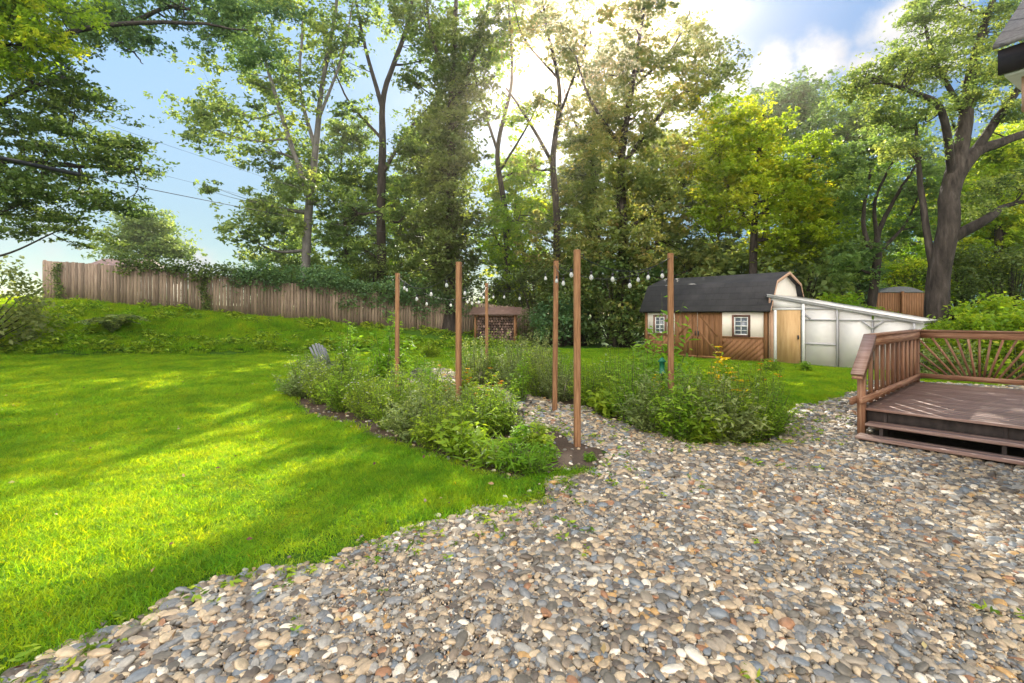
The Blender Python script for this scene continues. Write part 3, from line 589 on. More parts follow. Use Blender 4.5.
U=[(und,258,26,.75,'blue green shrub behind the fence left of the grey trunk'),(und,330,26.5,.95,'broad blue green shrub behind the fence between the two tall trunks'),(und,415,28.5,1.0,'blue green shrub behind the fence just left of the ivy column'),
 (und2,290,29,.9,'dark shrub behind the fence at the foot of the grey trunk'),(und2,372,29,1.1,'dark shrub behind the fence at the foot of the straight trunk'),(und2,455,30,1.25,'dark shrub at the foot of the ivy column'),
 (und2,500,31,1.0,'dark shrub behind the firewood shelter'),(und2,540,29,1.25,'dark shrub right of the firewood shelter behind the second back pole'),(und2,580,27,1.35,'dark shrub at the back of the lawn behind the nearest pole'),(und2,618,25.5,1.4,'dark shrub touching the left end of the barn shed'),
 (und,560,26,.85,'blue green shrub low at the back edge of the lawn'),(und,655,27.5,1.4,'blue green shrub rising over the left end of the shed roof'),
 (und3,700,27,1.5,'large leaved pale shrub behind the shed roof left of its middle'),(und3,748,26.5,1.55,'large leaved pale shrub behind the shed roof right of its middle'),(und3,800,25,1.4,'large leaved pale shrub behind the shed gable'),
 (und,835,27,1.2,'blue green shrub behind the lean-to roof'),(und2,870,29,1.3,'dark shrub behind the bare leaning stems'),(und2,960,26,1.1,'dark shrub right behind the oak trunk'),(und2,1010,24,1.1,'dark shrub at the right edge behind the sunny bushes'),
 (und4,280,31,1.0,'yellow green shrub lit from behind left of the grey trunk'),(und4,345,32,1.3,'yellow green shrub lit from behind between the tall trunks'),(und4,520,33,1.4,'yellow green shrub in the bright gap left of the sun'),(und4,905,27,1.2,'yellow green shrub left of the oak behind the far board fence'),
 (und,205,27,.55,'low blue green shrub peeping over the left half of the fence'),(und,120,28,.62,'low blue green shrub above the left end of the fence')]
seen=set()
for pr,px,Yd,sc,lb in U:
    place(pr,px,Yd,sc,lb,id(pr) not in seen,group=GS); seen.add(id(pr))
lb_=shrub_mesh('','shrub','pale',.11,1.9,1.3,60,90,cr=.35)
place(lb_,-40,16.5,1.75,'pale green bush at the left edge in front of the fence end',True)
sb=shrub_mesh('','shrub','yellow',.12,1.5,1.2,48,60,cr=.3)
G2='sunny yellow green bushes on the right'
for q,(px,Yd,sc,lb) in enumerate([(975,13,1.1,'yellow green bush directly behind the left part of the fan railing'),(1020,12.4,1.15,'yellow green bush at the right edge behind the fan railing'),(845,21.5,1.5,'lime green bush poking over the lean-to roof'),(872,20.5,1.15,'lower lime green bush over the right part of the lean-to roof'),(940,16,.9,'small yellow green bush at the foot of the oak'),(1000,15.5,1.45,'tall yellow green bush behind the deck right of the oak')]):
    place(sb,px,Yd,sc,lb,q==0,group=G2)
rb=shrub_mesh('','shrub','pale',.10,1.1,.9,30,70,cr=.28)
place(rb,918,14.6,1.0,'small pale shrub by the low right end of the lean-to',True)
place(rb,952,12.5,.8,'small pale shrub behind the corner of the deck railing',False)

# fern like plant on bank
fb=MB(); st=MB()
for q in range(13):
    a=q*.5+random.random()*.3; L=random.uniform(.7,1.1)
    P=curve([[0,0,.0,.012],[math.cos(a)*L*.4,math.sin(a)*L*.4,L*.55,.008],[math.cos(a)*L,math.sin(a)*L,L*.42,.003]],10); st.tube(P[:,:3],P[:,3],4,False)
    for sd in (-1,1):
        C=P[3:,:3]; d=np.array([-math.sin(a)*sd,math.cos(a)*sd,-.1]); n=len(C); Ls=.24*np.sin(np.linspace(.5,2.9,n))+.05
        fb.leaves(C+d*Ls[:,None]*.5,Ls,.3,2.,D=np.tile(d,(n,1)))
x,y=(112-512)/F*19,19.
t=thing('fern','arching sumac like fern plant alone on the grassy bank','plant',(x,y,float(tz(x,y))))
st.build('stem',M_STEM,t); fb.build('foliage',ML['pale'],t); t.scale=(1.3,1.3,1.2)

# ------------------------------------------------------------------ fence
def fpt(s):  # x -> (x,y,z)
    y=float(np.interp(s,FX,FY)); return np.array([s,y,float(tz(s,y-.05))])
t=thing('board_fence','long weathered brown board fence stepping down the bank from left to centre','fence',fpt(-12))
o0=np.array(t.location)
bb=MB(); rl=MB(); xsx=[]; xcur=-21.4
pts=[]; 
while xcur<2.0:
    p=fpt(xcur); pts.append(p); 
    q=fpt(xcur+.1); L=np.linalg.norm((q-p)[:2])/.1; xcur+=.148/L
pts=np.array(pts); sm_z=np.convolve(np.pad(pts[:,2],12,'edge'),np.ones(25)/25,'valid')
for k_ in range(len(pts)-1):
    p=pts[k_]; q=pts[k_+1]; d=(q-p)[:2]; d/=np.linalg.norm(d); w=.066; h=1.80+rng.normal(0,.014)
    c=(p+q)/2; n=np.array([-d[1],d[0]]); z0=c[2]-.15; z1=sm_z[k_]+h; lean=rng.normal(0,.006)
    a=c[:2]-d*w; b_=c[:2]+d*w; th=n*.02
    V=[[*a,z0],[*b_,z0],[*(b_+th),z0],[*(a+th),z0],[*(a+d*lean),z1-.0],[*(b_+d*lean),z1],[*(b_+th+d*lean),z1],[*(a+th+d*lean),z1]]
    bb.add(np.array(V)-o0,[[0,3,2,1],[4,5,6,7],[0,1,5,4],[1,2,6,5],[2,3,7,6],[3,0,4,7]],rng.random())
bb.build('boards',M_FENCE,t)
for hh in (.35,1.5):
    rm=MB(); P=np.array([[p[0],p[1]+.06,z+hh] for p,z in zip(pts[::12],sm_z[::12])])
    for a,b_ in zip(P[:-1],P[1:]): rm.beam(a-o0,b_-o0,.04,.09)
    rm.build('rail',M_FENCE,t)
for k_ in range(0,len(pts),17):
    p=pts[k_]; pm=MB(); pm.box((p[0]-.045-o0[0],p[1]+.085-o0[1],p[2]-.3-o0[2]),(p[0]+.045-o0[0],p[1]+.175-o0[1],sm_z[k_]+1.86-o0[2])); pm.build('post',M_FENCE,t)
# right far fence
t=thing('board_fence','short brown board fence with grey arched top far behind the lean-to','fence',((901-512)/F*23,23,1.2)); b=MB()
for q in range(22): 
    x0=-1.25+q*.116; b.box((x0,-.012,0),(x0+.105,.012,1.55+.02*random.random()))
b.build('boards',M_BROWN,t)
for x0 in (-1.3,0,1.3): MB().box((x0-.05,-.13,-.3),(x0+.05,-.03,1.62)).build('post',M_BROWN,t)
b=MB(); 
for z_ in (.35,1.2): b.box((-1.25,.02,z_),(1.3,.06,z_+.09))
b.build('rail',M_BROWN,t)
b=MB(); P=[[xx,.12,1.58+.28*(1-(xx/1.1)**2)] for xx in np.linspace(-1.1,1.1,14)]
b.prism([(p[0],p[2]) for p in P],-.04,.4); b.build('arched_top',M_GREY,t)

# vines on the fence
def vine(px0,px1,label,n,hang,mat='blue',up=.35):
    bw=MB(); lf=MB(); 
    xa=np.linspace(px0,px1,40); W=[]
    for px in xa:
        # solve for fence x where x/y = (px-512)/F
        s=np.linspace(-22,2,400); yy=np.interp(s,FX,FY); i_=np.argmin(np.abs(s/yy-(px-512)/F)); W.append(fpt(s[i_])+np.array([0,0,1.84]))
    W=np.array(W); o=W[20]-np.array([0,0,1.84])
    bw.tube(W-o+np.array([0,-.03,.0])+rng.normal(0,.04,W.shape),.02,5)
    for q in range(n):
        u=random.random()*(len(W)-1); p=W[int(u)]+(W[min(int(u)+1,39)]-W[int(u)])*(u%1)
        big=.5+.5*math.sin(u*.55+px0); c=p+np.array([0,random.uniform(-.3,.5),random.uniform(-hang,up)*(.5+big)])
        m=random.randint(25,60); lf.leaves(c+rng.normal(0,.2,(m,3))*np.array([1.3,.8,.7])-o,.15*rng.uniform(.6,1.3,m),.7,.6,np.clip(.4*random.random()+.6*rng.random(m),0,1))
        if q%4==0: bw.tube(np.array([p,c])-o,.01,4,False)
    t=thing('climbing_vine',label,'vine',o,0,'vines over the fence'); bw.build('stem',M_BARK,t); lf.build('foliage',ML[mat],t)
vine(340,470,'thick vine smothering the right end of the fence beside the firewood shelter',170,.75)
vine(235,345,'vine heaped along the fence top below the grey trunk',100,.35,up=.5)
vine(120,235,'thin dark vine trailing along the left half of the fence top',60,.2,'dark',.3)
for px,lb in ((205,'thin creeper climbing the fence face left of its middle'),(60,'thin creeper at the left end of the fence')):
    s=np.linspace(-22,2,400); yy=np.interp(s,FX,FY); i_=np.argmin(np.abs(s/yy-(px-512)/F)); p=fpt(s[i_])
    lf=MB(); m=420; z=rng.random(m)*1.7; lf.leaves(np.stack([rng.normal(0,.12,m)+.1*np.sin(z*4),-.06-.05*rng.random(m),z],1),.11*rng.uniform(.5,1.2,m),.7,.3)
    st=MB(); st.tube([[0,-.04,0],[.07,-.04,.6],[-.05,-.04,1.2],[.02,-.04,1.7]],.012,5)
    t=thing('climbing_vine',lb,'vine',p,0,'vines over the fence'); st.build('stem',M_BARK,t); lf.build('foliage',ML['dark'],t)

# firewood shelter
x0=(496-512)/F*26; z0=float(tz(x0,26)); t=thing('firewood_shelter','small open timber shelter with rusty sheet roof beside the fence end','shed',(x0,26,z0),R(-4))
for sx in (-1.05,1.05):
    for sy,h in ((-.5,1.5),(.5,1.75)): MB().box((sx-.05,sy-.05,-.1),(sx+.05,sy+.05,h)).build('post',M_BROWN,t)
b=MB(); b.prism([(-1.35,0),(1.35,0),(1.35,.04),(-1.35,.04)],-.85,.75); o=b.build('roof',M_METAL,t); o.location=(0,0,1.64); o.rotation_euler=(R(14),0,0)
b=MB()
for q in range(9): b.box((-1.05,.5+.052,.05+q*.17),(1.05,.5+.075,.2+q*.17))
b.build('back_boards',M_BROWN,t)
for sx in (-1.12,1.10):
    b=MB(); [b.box((sx,-.45,.3+q*.28),(sx+.02,.45,.4+q*.28)) for q in range(4)]; b.build('side_slats',M_BROWN,t)
b=MB()
for r_ in range(9):
    for c_ in range(14):
        xx=-.93+c_*.143+(r_%2)*.05; zz=.1+r_*.142; rr=random.uniform(.055,.075)
        yo=random.uniform(-.06,.04); b.tube([[xx,-.42+yo,zz],[xx,.42,zz]],rr,7)
fw=b.build('stacked_firewood',M_LOG); fw.location=(x0,26,z0); fw.rotation_euler=(0,0,R(-4)); tag(fw,'stacked split firewood filling the small open shelter','firewood',kind='stuff')

# neighbour roof beyond left fence
t=thing('neighbour_house','house with pinkish roof barely showing over the left end of the fence','house',(-30.2,38,2.4),R(8)); t.scale=(.6,.6,1.0)
b=MB(); b.box((-5,-3,0),(5,3,2.3)); b.build('wall',M_CREAM,t)
b=MB(); V=[(-5.4,-3.4,2.3),(5.4,-3.4,2.3),(5.4,3.4,2.3),(-5.4,3.4,2.3),(-3,0,3.7),(3,0,3.7)]; b.add(V,[[0,1,5,4],[2,3,4,5]]); b.add([V[1],V[2],V[5]],[[0,1,2]]); b.add([V[3],V[0],V[4]],[[0,1,2]]); b.add(V[:4],[[3,2,1,0]]); b.build('roof',M_METAL,t)
for xx in (-3,0,3): 
    w=MB().box((xx-.5,-3.03,1),(xx+.5,-2.98,1.9)).build('window',M_WHITE,t); MB().box((xx-.42,-3.05,1.08),(xx+.42,-3.035,1.82)).build('pane',M_GLASS,w)

# ------------------------------------------------------------------ barn shed (local frame: x along the front, y to the back)
sh=thing('barn_shed','barn shaped garden shed, cream above and brown below, with dark gambrel roof','shed',(8.97,17,0),SA)
W_=3.6; XL=-4.81
gam=[(0,1.98),(.5,2.92),(W_/2,3.30),(W_-.5,2.92),(W_,1.98)]
b=MB(); b.box((XL,0,.0),(0,.06,.86)); b.box((XL,W_-.06,0),(0,W_,.86)); b.box((XL,.06,0),(XL+.06,W_-.06,.86)); b.box((-.06,.06,0),(0,W_-.06,.86)); b.build('lower_wall',M_BROWN,sh)
b=MB(); b.box((XL,.003,.86),(0,.06,1.98)); b.box((XL,W_-.06,.86),(0,W_,1.98))
for xa,xb in ((XL,XL+.06),(-.06,-.003)):
    P=[(.06,.86),(W_-.06,.86),(W_-.06,1.98),(W_-.52,2.9),(W_/2,3.27),(.52,2.9),(.06,1.98)]; n=len(P)
    V=[(xa,p[0],p[1]) for p in P]+[(xb,p[0],p[1]) for p in P]
    b.add(V,[[i,n+i,n+(i+1)%n,(i+1)%n] for i in range(n)]); b.add(V[:n],[list(range(n))]); b.add(V[n:],[list(range(n))[::-1]])
b.build('upper_wall',M_CREAM,sh)
# roof: two lower and two upper slabs
b=MB(); prof=[(-.2,1.86),(.46,2.93),(W_/2,3.33),(W_-.46,2.93),(W_+.2,1.86)]; inn=[(-.17,1.80),(.50,2.87),(W_/2,3.27),(W_-.5,2.87),(W_+.17,1.80)]
xa,xb=XL-.18,.18
for i in range(4):
    V=[(x_,*q) for x_ in (xa,xb) for q in (prof[i],prof[i+1],inn[i+1],inn[i])]
    b.add(V,[[0,1,5,4],[3,7,6,2],[0,3,2,1],[4,5,6,7]]+([[0,4,7,3]] if i==0 else [])+([[1,2,6,5]] if i==3 else []),.5)
rf=b.build('roof',M_SHING,sh)
b=MB(); 
for i in range(4):
    for x_ in (.186,):
        a=prof[i]; c_=prof[i+1]; V=[(x_,a[0],a[1]-.0),(x_,c_[0],c_[1]-.0),(x_,c_[0],c_[1]-.11),(x_,a[0],a[1]-.11)]; V2=[(v[0]+.02,v[1],v[2]) for v in V]
        b.add(V+V2,[[0,1,2,3],[7,6,5,4],[0,4,5,1],[3,2,6,7]],.5)
b.build('rake_trim',M_TRIMO,sh)
b=MB(); b.box((XL-.02,-.025,0),(XL+.1,-.001,1.86)); b.build('corner_trim',M_BROWN,sh)
b=MB(); b.box((-.1,-.025,0),(.024,-.001,1.9)); b.box((.003,0,0),(.024,.10,1.9)); b.build('corner_trim',M_BROWN,sh)
for xa,xb in ((XL+.1,-3.47),(-1.565,-.1)): MB().box((xa,-.02,.85),(xb,-.001,.91)).build('belt_trim',M_BROWN,sh)   # diagonal boards below windows
for (xa,xb) in ((-1.6,-.1),(XL+.1,-3.42)):
    b=MB()
    for q in np.arange(xa-.8,xb,.21):
        p0=[q,.05]; p1=[q+.78,.83]; yo=-.004-.001*random.random()
        if p0[0]<xa: p0=[xa,.05+(xa-q)]
        if p1[0]>xb: p1=[xb,.83-(q+.78-xb)]
        if p1[0]-p0[0]>.08: b.beam((p0[0],yo,p0[1]),(p1[0],yo,p1[1]),.008,.142,up=(0,0,1))
    b.build('diagonal_boards',M_BROWN,sh)
for k_,(xa,xb) in enumerate(((-3.38,-2.53),(-2.50,-1.65))):
    d=MB(); n=4
    for q in range(n): w=(xb-xa)/n; d.box((xa+q*w+.004,-.035,.06),(xa+(q+1)*w-.004,-.004,1.80))
    dr=d.build('door',M_BROWN,sh)
    f=MB()
    for z_ in (.06,1.73): f.box((xa,-.043,z_),(xb,-.036,z_+.07))
    f.box((xa,-.044,.13),(xa+.07,-.037,1.73)); f.box((xb-.07,-.044,.13),(xb,-.037,1.73))
    s_=1 if k_==0 else -1; xm=(xa+xb)/2
    f.beam((xm-s_*.33,-.040,.9),(xm+s_*.33,-.040,1.68),.009,.06); f.beam((xm-s_*.33,-.040,.25),(xm+s_*.33,-.040,1.03),.009,.06)
    f.build('brace',M_BROWN,dr)
    MB().box((xb-.07 if k_==0 else xa+.03,-.09,.9),(xb-.04 if k_==0 else xa+.06,-.056,1.08)).build('handle',M_BLACK,dr)
b=MB(); b.box((-3.46,-.045,0),(-3.385,-.002,1.87)); b.box((-1.645,-.045,0),(-1.57,-.002,1.87)); b.box((-3.5,-.05,1.815),(-1.53,-.002,1.90)); b.build('door_frame',M_BROWN,sh)
for (xa,xb) in ((-1.19,-.55),(-4.42,-3.84)):
    za,zb=.9,1.70; f=MB(); 
    f.box((xa,-.05,za),(xa+.07,-.004,zb)); f.box((xb-.07,-.05,za),(xb,-.004,zb)); f.box((xa+.07,-.05,za),(xb-.07,-.004,za+.07)); f.box((xa+.07,-.05,zb-.07),(xb-.07,-.004,zb))
    w=f.build('window',plain('window_trim',[(.3,(.12,.06,.045)),(.7,(.2,.10,.07))]) if xa>-2 else bpy.data.materials['window_trim'],sh)
    f=MB(); a,c_,e,h=xa+.075,xb-.075,za+.075,zb-.075
    f.box((a,-.04,e),(a+.035,-.01,h)); f.box((c_-.035,-.04,e),(c_,-.01,h)); f.box((a+.035,-.04,e),(c_-.035,-.01,e+.035)); f.box((a+.035,-.04,h-.035),(c_-.035,-.01,h)); f.box((a+.035,-.042,(e+h)/2-.02),(c_-.035,-.01,(e+h)/2+.02))
    xm=(a+c_)/2; f.box((xm-.01,-.036,e+.035),(xm+.01,-.012,(e+h)/2-.02)); f.box((xm-.01,-.036,(e+h)/2+.02),(xm+.01,-.012,h-.035))
    for zz in ((e*.75+h*.25),(e*.25+h*.75)): f.box((a+.035,-.034,zz-.009),(xm-.01,-.012,zz+.009)); f.box((xm+.01,-.034,zz-.009),(c_-.035,-.012,zz+.009))
    f.build('sash',M_WHITE,w); MB().box((a+.01,-.012,e+.01),(c_-.01,-.004,h-.01)).build('pane',M_GLASS,w)

# lean-to greenhouse
gh=thing('lean_to_greenhouse','white plastic lean-to greenhouse with grey frame and plywood door beside the shed','greenhouse',(8.97,17,0),SA)
rz=lambda x: 2.42-.215*x
XR=4.03
b=MB()
def panel(bm,xa,xb,za,zb,y=.02): bm.box((xa,y,za),(xb,y+.012,zb))
for k_,(xa,xb) in enumerate(((1.19,2.08),(2.15,3.0),(3.06,3.98))):
    p=MB(); V=[(xa,.02,.03),(xb,.02,.03),(xb,.02,rz(xb)-.04),(xa,.02,rz(xa)-.04)]; V+=[(v[0],.032,v[2]) for v in V]
    p.add(V,[[0,1,2,3],[7,6,5,4],[0,4,5,1],[1,5,6,2],[2,6,7,3],[3,7,4,0]]); p.build('front_panel',M_POLY,gh)
p=MB(); V=[(.06,.02,1.93),(1.1,.02,1.93),(1.1,.02,rz(1.1)-.04),(.06,.02,rz(.06)-.04)]; V+=[(v[0],.032,v[2]) for v in V]
p.add(V,[[0,1,2,3],[7,6,5,4],[0,4,5,1],[1,5,6,2],[2,6,7,3],[3,7,4,0]]); p.build('front_panel',M_POLY,gh)
p=MB(); p.box((3.99,.05,.03),(4.0,W_-.05,1.52)); p.build('end_panel',M_POLY,gh)
p=MB(); p.box((.05,W_-.03,.03),(3.98,W_-.02,1.5)); p.build('back_panel',M_POLY,gh)
p=MB(); V=[(.03,-.08,rz(.03)),(4.2,-.08,rz(4.2)),(4.2,W_+.1,rz(4.2)),(.03,W_+.1,rz(.03))]; V+=[(v[0],v[1],v[2]+.02) for v in V]
p.add(V,[[0,3,2,1],[4,5,6,7],[0,1,5,4],[1,2,6,5],[2,3,7,6],[3,0,4,7]]); p.build('roof_sheet',M_POLY,gh)
def stick(a,b_,w=.05,h=.05,name='frame_bar',m=M_GFRAME): return MB().beam(a,b_,w,h,up=(0,1,0) if abs(a[0]-b_[0])<1e-3 and abs(a[1]-b_[1])<1e-3 else (0,0,1)).build(name,m,gh)
stick((.02,-.03,rz(.0)-.05),(4.22,-.03,rz(4.2)-.05),.04,.08,'rafter')
for yy in (1.2,2.4,3.55): stick((.04,yy,rz(.04)-.05),(4.15,yy,rz(4.15)-.05),.04,.06,'rafter')
stick((1.147,-.01,0),(1.147,-.01,rz(1.147)-.09),.09,.055,'post',M_WHITE)
stick((2.116,-.01,0),(2.116,-.01,rz(2.1)-.09),.05,.05,'post'); stick((3.03,-.01,0),(3.03,-.01,1.5),.03,.03,'post'); stick((4.02,-.01,0),(4.02,-.01,rz(4)-.09),.06,.06,'post')
stick((.10,-.01,0),(.10,-.01,rz(.1)-.09),.06,.05,'post',M_TRIMO); stick((.28,-.01,0),(.28,-.01,1.9),.09,.04,'post',M_WHITE)
stick((1.18,-.012,1.54),(4.0,-.012,1.54),.03,.035); stick((1.18,-.012,.75),(2.09,-.012,.75),.035,.05); stick((.15,-.012,1.90),(1.1,-.012,1.90),.04,.05,'frame_bar',M_WHITE)
stick((1.18,-.012,1.92),(2.09,-.012,1.90),.025,.03)
for s_ in (-1,1): stick((3.03+s_*.26,-.014,1.52),(3.03,-.014,1.28),.03,.04,'brace')
stick((1.35,-.014,1.56),(1.19,-.014,1.74),.03,.05,'brace')
MB().box((.08,.0,0),(.24,.015,1.88)).build('side_board',M_TRIMO,gh)
dr=MB().box((.335,-.02,.05),(1.06,.015,1.865)).build('door',M_PLY,gh); MB().box((.98,-.06,.88),(1.02,-.02,1.02)).build('handle',M_BLACK,dr)

# ------------------------------------------------------------------ deck
dk=thing('timber_deck','raised reddish brown timber deck with two open steps and sunburst railing','deck',(4.94,6.76,0),DA)
ZF=.406; YE=-6.0; XB=3.95
b=MB(); x_=-.04
while x_<XB: b.box((x_,YE,ZF-.03),(x_+.138,.07,ZF)); x_+=.144
b.build('deck_floor',M_DECK,dk)
MB().box((0.02,YE,.14),(.06,.03,ZF-.032)).build('rim_board',M_DARKW,dk)
MB().box((.06,.0,.10),(XB,.04,ZF-.032)).build('rim_board',M_RAIL,dk)
for (xs_,z_) in ((-.27,.235),(-.50,.092)):
    s=MB(); s.box((xs_,YE,z_-.035),(xs_+.135,-.06 if xs_>-.3 else .0,z_)); s.box((xs_+.14,YE,z_-.035),(xs_+.275,-.06 if xs_>-.3 else .0,z_)); s.build('step_tread',M_DECK,dk)
for yy in (-.25,-1.4,-2.6,-3.8,-5):
    s=MB(); V=[(-.44,0),(.02,0),(.02,.37),(-.0,.37),(-.0,.19),(-.24,.19),(-.24,.02),(-.44,.02)]; s.prism(V,yy,yy+.04); s.build('stringer',M_DARKW,dk)
ZT=1.42
# posts
for (xx,yy,h) in ((-.03,.03,1.0),(XB-.09,.03,ZT-.04),(XB-.09,-1.72,ZT-.04),(XB-.09,-3.45,ZT-.04),(XB-.09,-5.2,ZT-.04)):
    MB().box((xx-.045,yy-.045,-.02),(xx+.045,yy+.045,h)).build('post',M_RAILZ,dk)
# left railing
MB().beam((.40,.03,ZT-.018),(XB+.02,.03,ZT-.018),.15,.036).build('rail_cap',M_RAIL,dk)
MB().beam((-.26,.03,.885),(.41,.03,ZT-.016),.15,.036).build('rail_cap',M_DECK,dk)
MB().box((.42,-.035,ZT-.17),(XB-.05,.0-.003,ZT-.04)).build('top_rail',M_RAIL,dk)
s=MB(); s.beam((-.2,-.018,.87),(.44,-.018,ZT-.10),.032,.10); s.build('top_rail',M_RAIL,dk)
MB().box((-.3,-.038,ZF+.08),(XB-.05,-.003,ZF+.17)).build('bottom_rail',M_RAIL,dk)
MB().box((-.3,.078,ZF+.06),(XB-.05,.113,ZF+.15)).build('bottom_rail',M_RAIL,dk)
MB().box((-.28,-.03,.82),(-.2,.09,.86)).build('rail_block',M_RAIL,dk)
xx=.16; k_=0
while xx<XB-.2:
    top=ZT-.045 if xx>.42 else .885+(xx+.26)*.8-.05
    y0_=.002 if k_%2 else .045
    MB().box((xx,y0_,ZF+.03 if k_%2 else .15),(xx+.128,y0_+.03,top)).build('baluster',M_RAILZ,dk); xx+=.178; k_+=1
# back railing with sunburst slats
xb_=XB-.09
MB().box((xb_-.07,YE,ZT-.036),(xb_+.08,-.048,ZT-.001)).build('rail_cap',M_RAILY,dk)
for ya,yb in ((-1.675,-.02),(-3.405,-1.765),(-5.155,-3.495)):
    MB().box((xb_-.04,ya,ZT-.155),(xb_-.004,yb,ZT-.038)).build('top_rail',M_RAILY,dk)
    MB().box((xb_-.04,ya,ZF+.09),(xb_-.004,yb,ZF+.18)).build('bottom_rail',M_RAILY,dk)
    yc=(ya+yb)/2; zc=ZF-.25; zlo=ZF+.18; zhi=ZT-.155
    for th in np.linspace(-68,68,19):
        d=np.array([math.sin(R(th)),math.cos(R(th))]); ts=(zlo-zc)/d[1]; te=(zhi-zc)/d[1]
        if abs(d[0])>1e-6: te=min(te,(yb-ya)/2/abs(d[0]))
        if te-ts>.1: MB().beam((xb_-.022,yc+d[0]*ts,zc+d[1]*ts),(xb_-.022,yc+d[0]*te,zc+d[1]*te),.034,.034,up=(1,0,0)).build('fan_slat',M_RAILZ,dk)

# ------------------------------------------------------------------ our house corner, top right
P1=np.array([3.62,3.6]); HA=math.atan2(.53,.85)
hs=thing('house','house corner with dark fascia and shingled roof jutting in at the top right','house',(P1[0],P1[1],.11),HA)   # local x = a', y = -b'
L1,L2=6.,9.
b=MB(); b.box((.45,-L2+.4,-.2),(L1-.45,-.45,3.35)); b.build('wall',M_CREAM,hs)
b=MB(); b.box((.03,-L2,3.36),(L1,-.03,3.385)); b.build('soffit',M_WHITE,hs)
b=MB(); b.box((0,-L2,3.38),(.035,0,3.56)); b.build('fascia',M_FASCIA,hs)
b=MB(); V=[(-.03,3.565),(L1/2,5.9),(L1/2,5.98),(-.03,3.60)]; b.add([(q[0],.02,q[1]) for q in V]+[(q[0],-L2,q[1]) for q in V],[[0,1,2,3],[7,6,5,4],[0,4,5,1],[3,2,6,7],[0,3,7,4]],.5)
V=[(L1/2,5.9),(L1+.03,3.565),(L1+.03,3.60),(L1/2,5.98)]; b.add([(q[0],.02,q[1]) for q in V]+[(q[0],-L2,q[1]) for q in V],[[0,1,2,3],[7,6,5,4],[0,4,5,1],[3,2,6,7],[1,2,6,5]],.5)
b.build('roof',M_SHINGH,hs)
b=MB(); b.add([(.04,-.45,3.38),(L1-.04,-.45,3.38),(L1/2,-.45,5.82),(.04,-.47,3.38),(L1-.04,-.47,3.38),(L1/2,-.47,5.82)],[[0,1,2],[5,4,3]]); b.build('gable',M_CREAM,hs)
b=MB(); b.box((.12,-.45,3.1),(.24,-.1,3.355)); b.build('beam_end',M_TRIMO,hs)
MB().box((.41,-3.2,1.0),(.449,-2.0,2.2)).build('window',M_WHITE,hs)

# ------------------------------------------------------------------ poles and string lights
PO=[(-2.31,9.7,2.54,'reddish wooden post farthest left of the string light posts, rising behind tall weeds'),(-.85,7.65,2.54,'wooden string light post rising from the left flower bed beside orange flowers'),
    (-.66,12.7,2.54,'most distant wooden string light post, in front of the firewood shelter'),(.75,8.5,2.65,'wooden string light post just left of the nearest post'),
    (.84,6.22,2.54,'nearest and tallest looking wooden post standing on the soil edge of the path'),(2.47,7.5,2.66,'wooden string light post in the right bed in front of the barn shed')]
tops=[]
for q,(x,y,h,lb) in enumerate(PO):
    b=MB(); n=8; w=.039; P=[]
    V=[];c_=.008; sec=[(w,w-c_),(w-c_,w),(-w+c_,w),(-w,w-c_),(-w,-w+c_),(-w+c_,-w),(w-c_,-w),(w,-w+c_)]
    lean=rng.normal(0,.006,2)
    zz=np.linspace(-.1,h,9); P=np.array([[*(np.array(s_)+lean*z_),z_] for z_ in zz for s_ in sec])
    i=np.arange(8)[:,None]*8; j=np.arange(8)[None,:]; Q=np.stack([i+j,i+(j+1)%8,i+8+(j+1)%8,i+8+j],-1).reshape(-1,4)
    b.add(P,Q,.5); b.add(P[-8:],[list(range(8))],.4)
    t=thing('wooden_post',lb,'post',(x,y,float(tz(x,y))),rng.uniform(-.4,.4),'posts carrying the string lights'); b.build('pole',M_POLE,t)
    hk=MB(); hk.tube([[w,0,h-.06],[w+.04,0,h-.055],[w+.05,0,h-.09]],.006,6); hk.build('hook',M_BLACK,t)
    tops.append(np.array([x,y,h-.06]))
for a,c_,sag,nb,lb in ((0,2,.42,5,'string of pale bulbs from the farthest left post to the most distant post'),(0,1,.30,4,'string of pale bulbs between the two left posts'),(1,2,.38,4,'string of pale bulbs from the left bed post back to the most distant post'),
      (2,3,.30,4,'string of pale bulbs from the most distant post to the post left of the nearest'),(3,4,.22,3,'short string of pale bulbs between the two middle posts'),(4,5,.22,5,'string of pale bulbs from the nearest post to the right bed post'),(3,5,.3,2,'upper string of pale bulbs from the back middle post to the right bed post')):
    A,B=tops[a],tops[c_]; n=25; u=np.linspace(0,1,n)[:,None]; P=A+(B-A)*u; P[:,2]-=4*sag*(u*(1-u))[:,0]
    t=thing('string_light',lb,'string lights',A,0,'strings of bulbs between the posts')
    MB().tube(P-A,.0055,5).build('wire',M_BLACK if a else M_BLACK,t)
    for q in range(nb):
        uu=(q+.5+random.uniform(-.2,.2))/nb; p=A+(B-A)*uu; p[2]-=4*sag*uu*(1-uu); p=p-A; dr_=random.choice([.02,.05,.12])
        s=MB(); s.tube([p,p-[0,0,dr_]],.003,4); s.lathe(p-[0,0,dr_+.045],[(.0,.05),(.014,.048),(.016,0),(.0,0)],8); so=s.build('bulb_socket',M_BLACK,t)
        s=MB(); s.lathe(p-[0,0,dr_+.045],[(.0135,.004),(.016,-.008),(.024,-.025),(.028,-.042),(.023,-.062),(.012,-.072),(.001,-.074)],10); s.build('bulb',M_BULB,t,True)

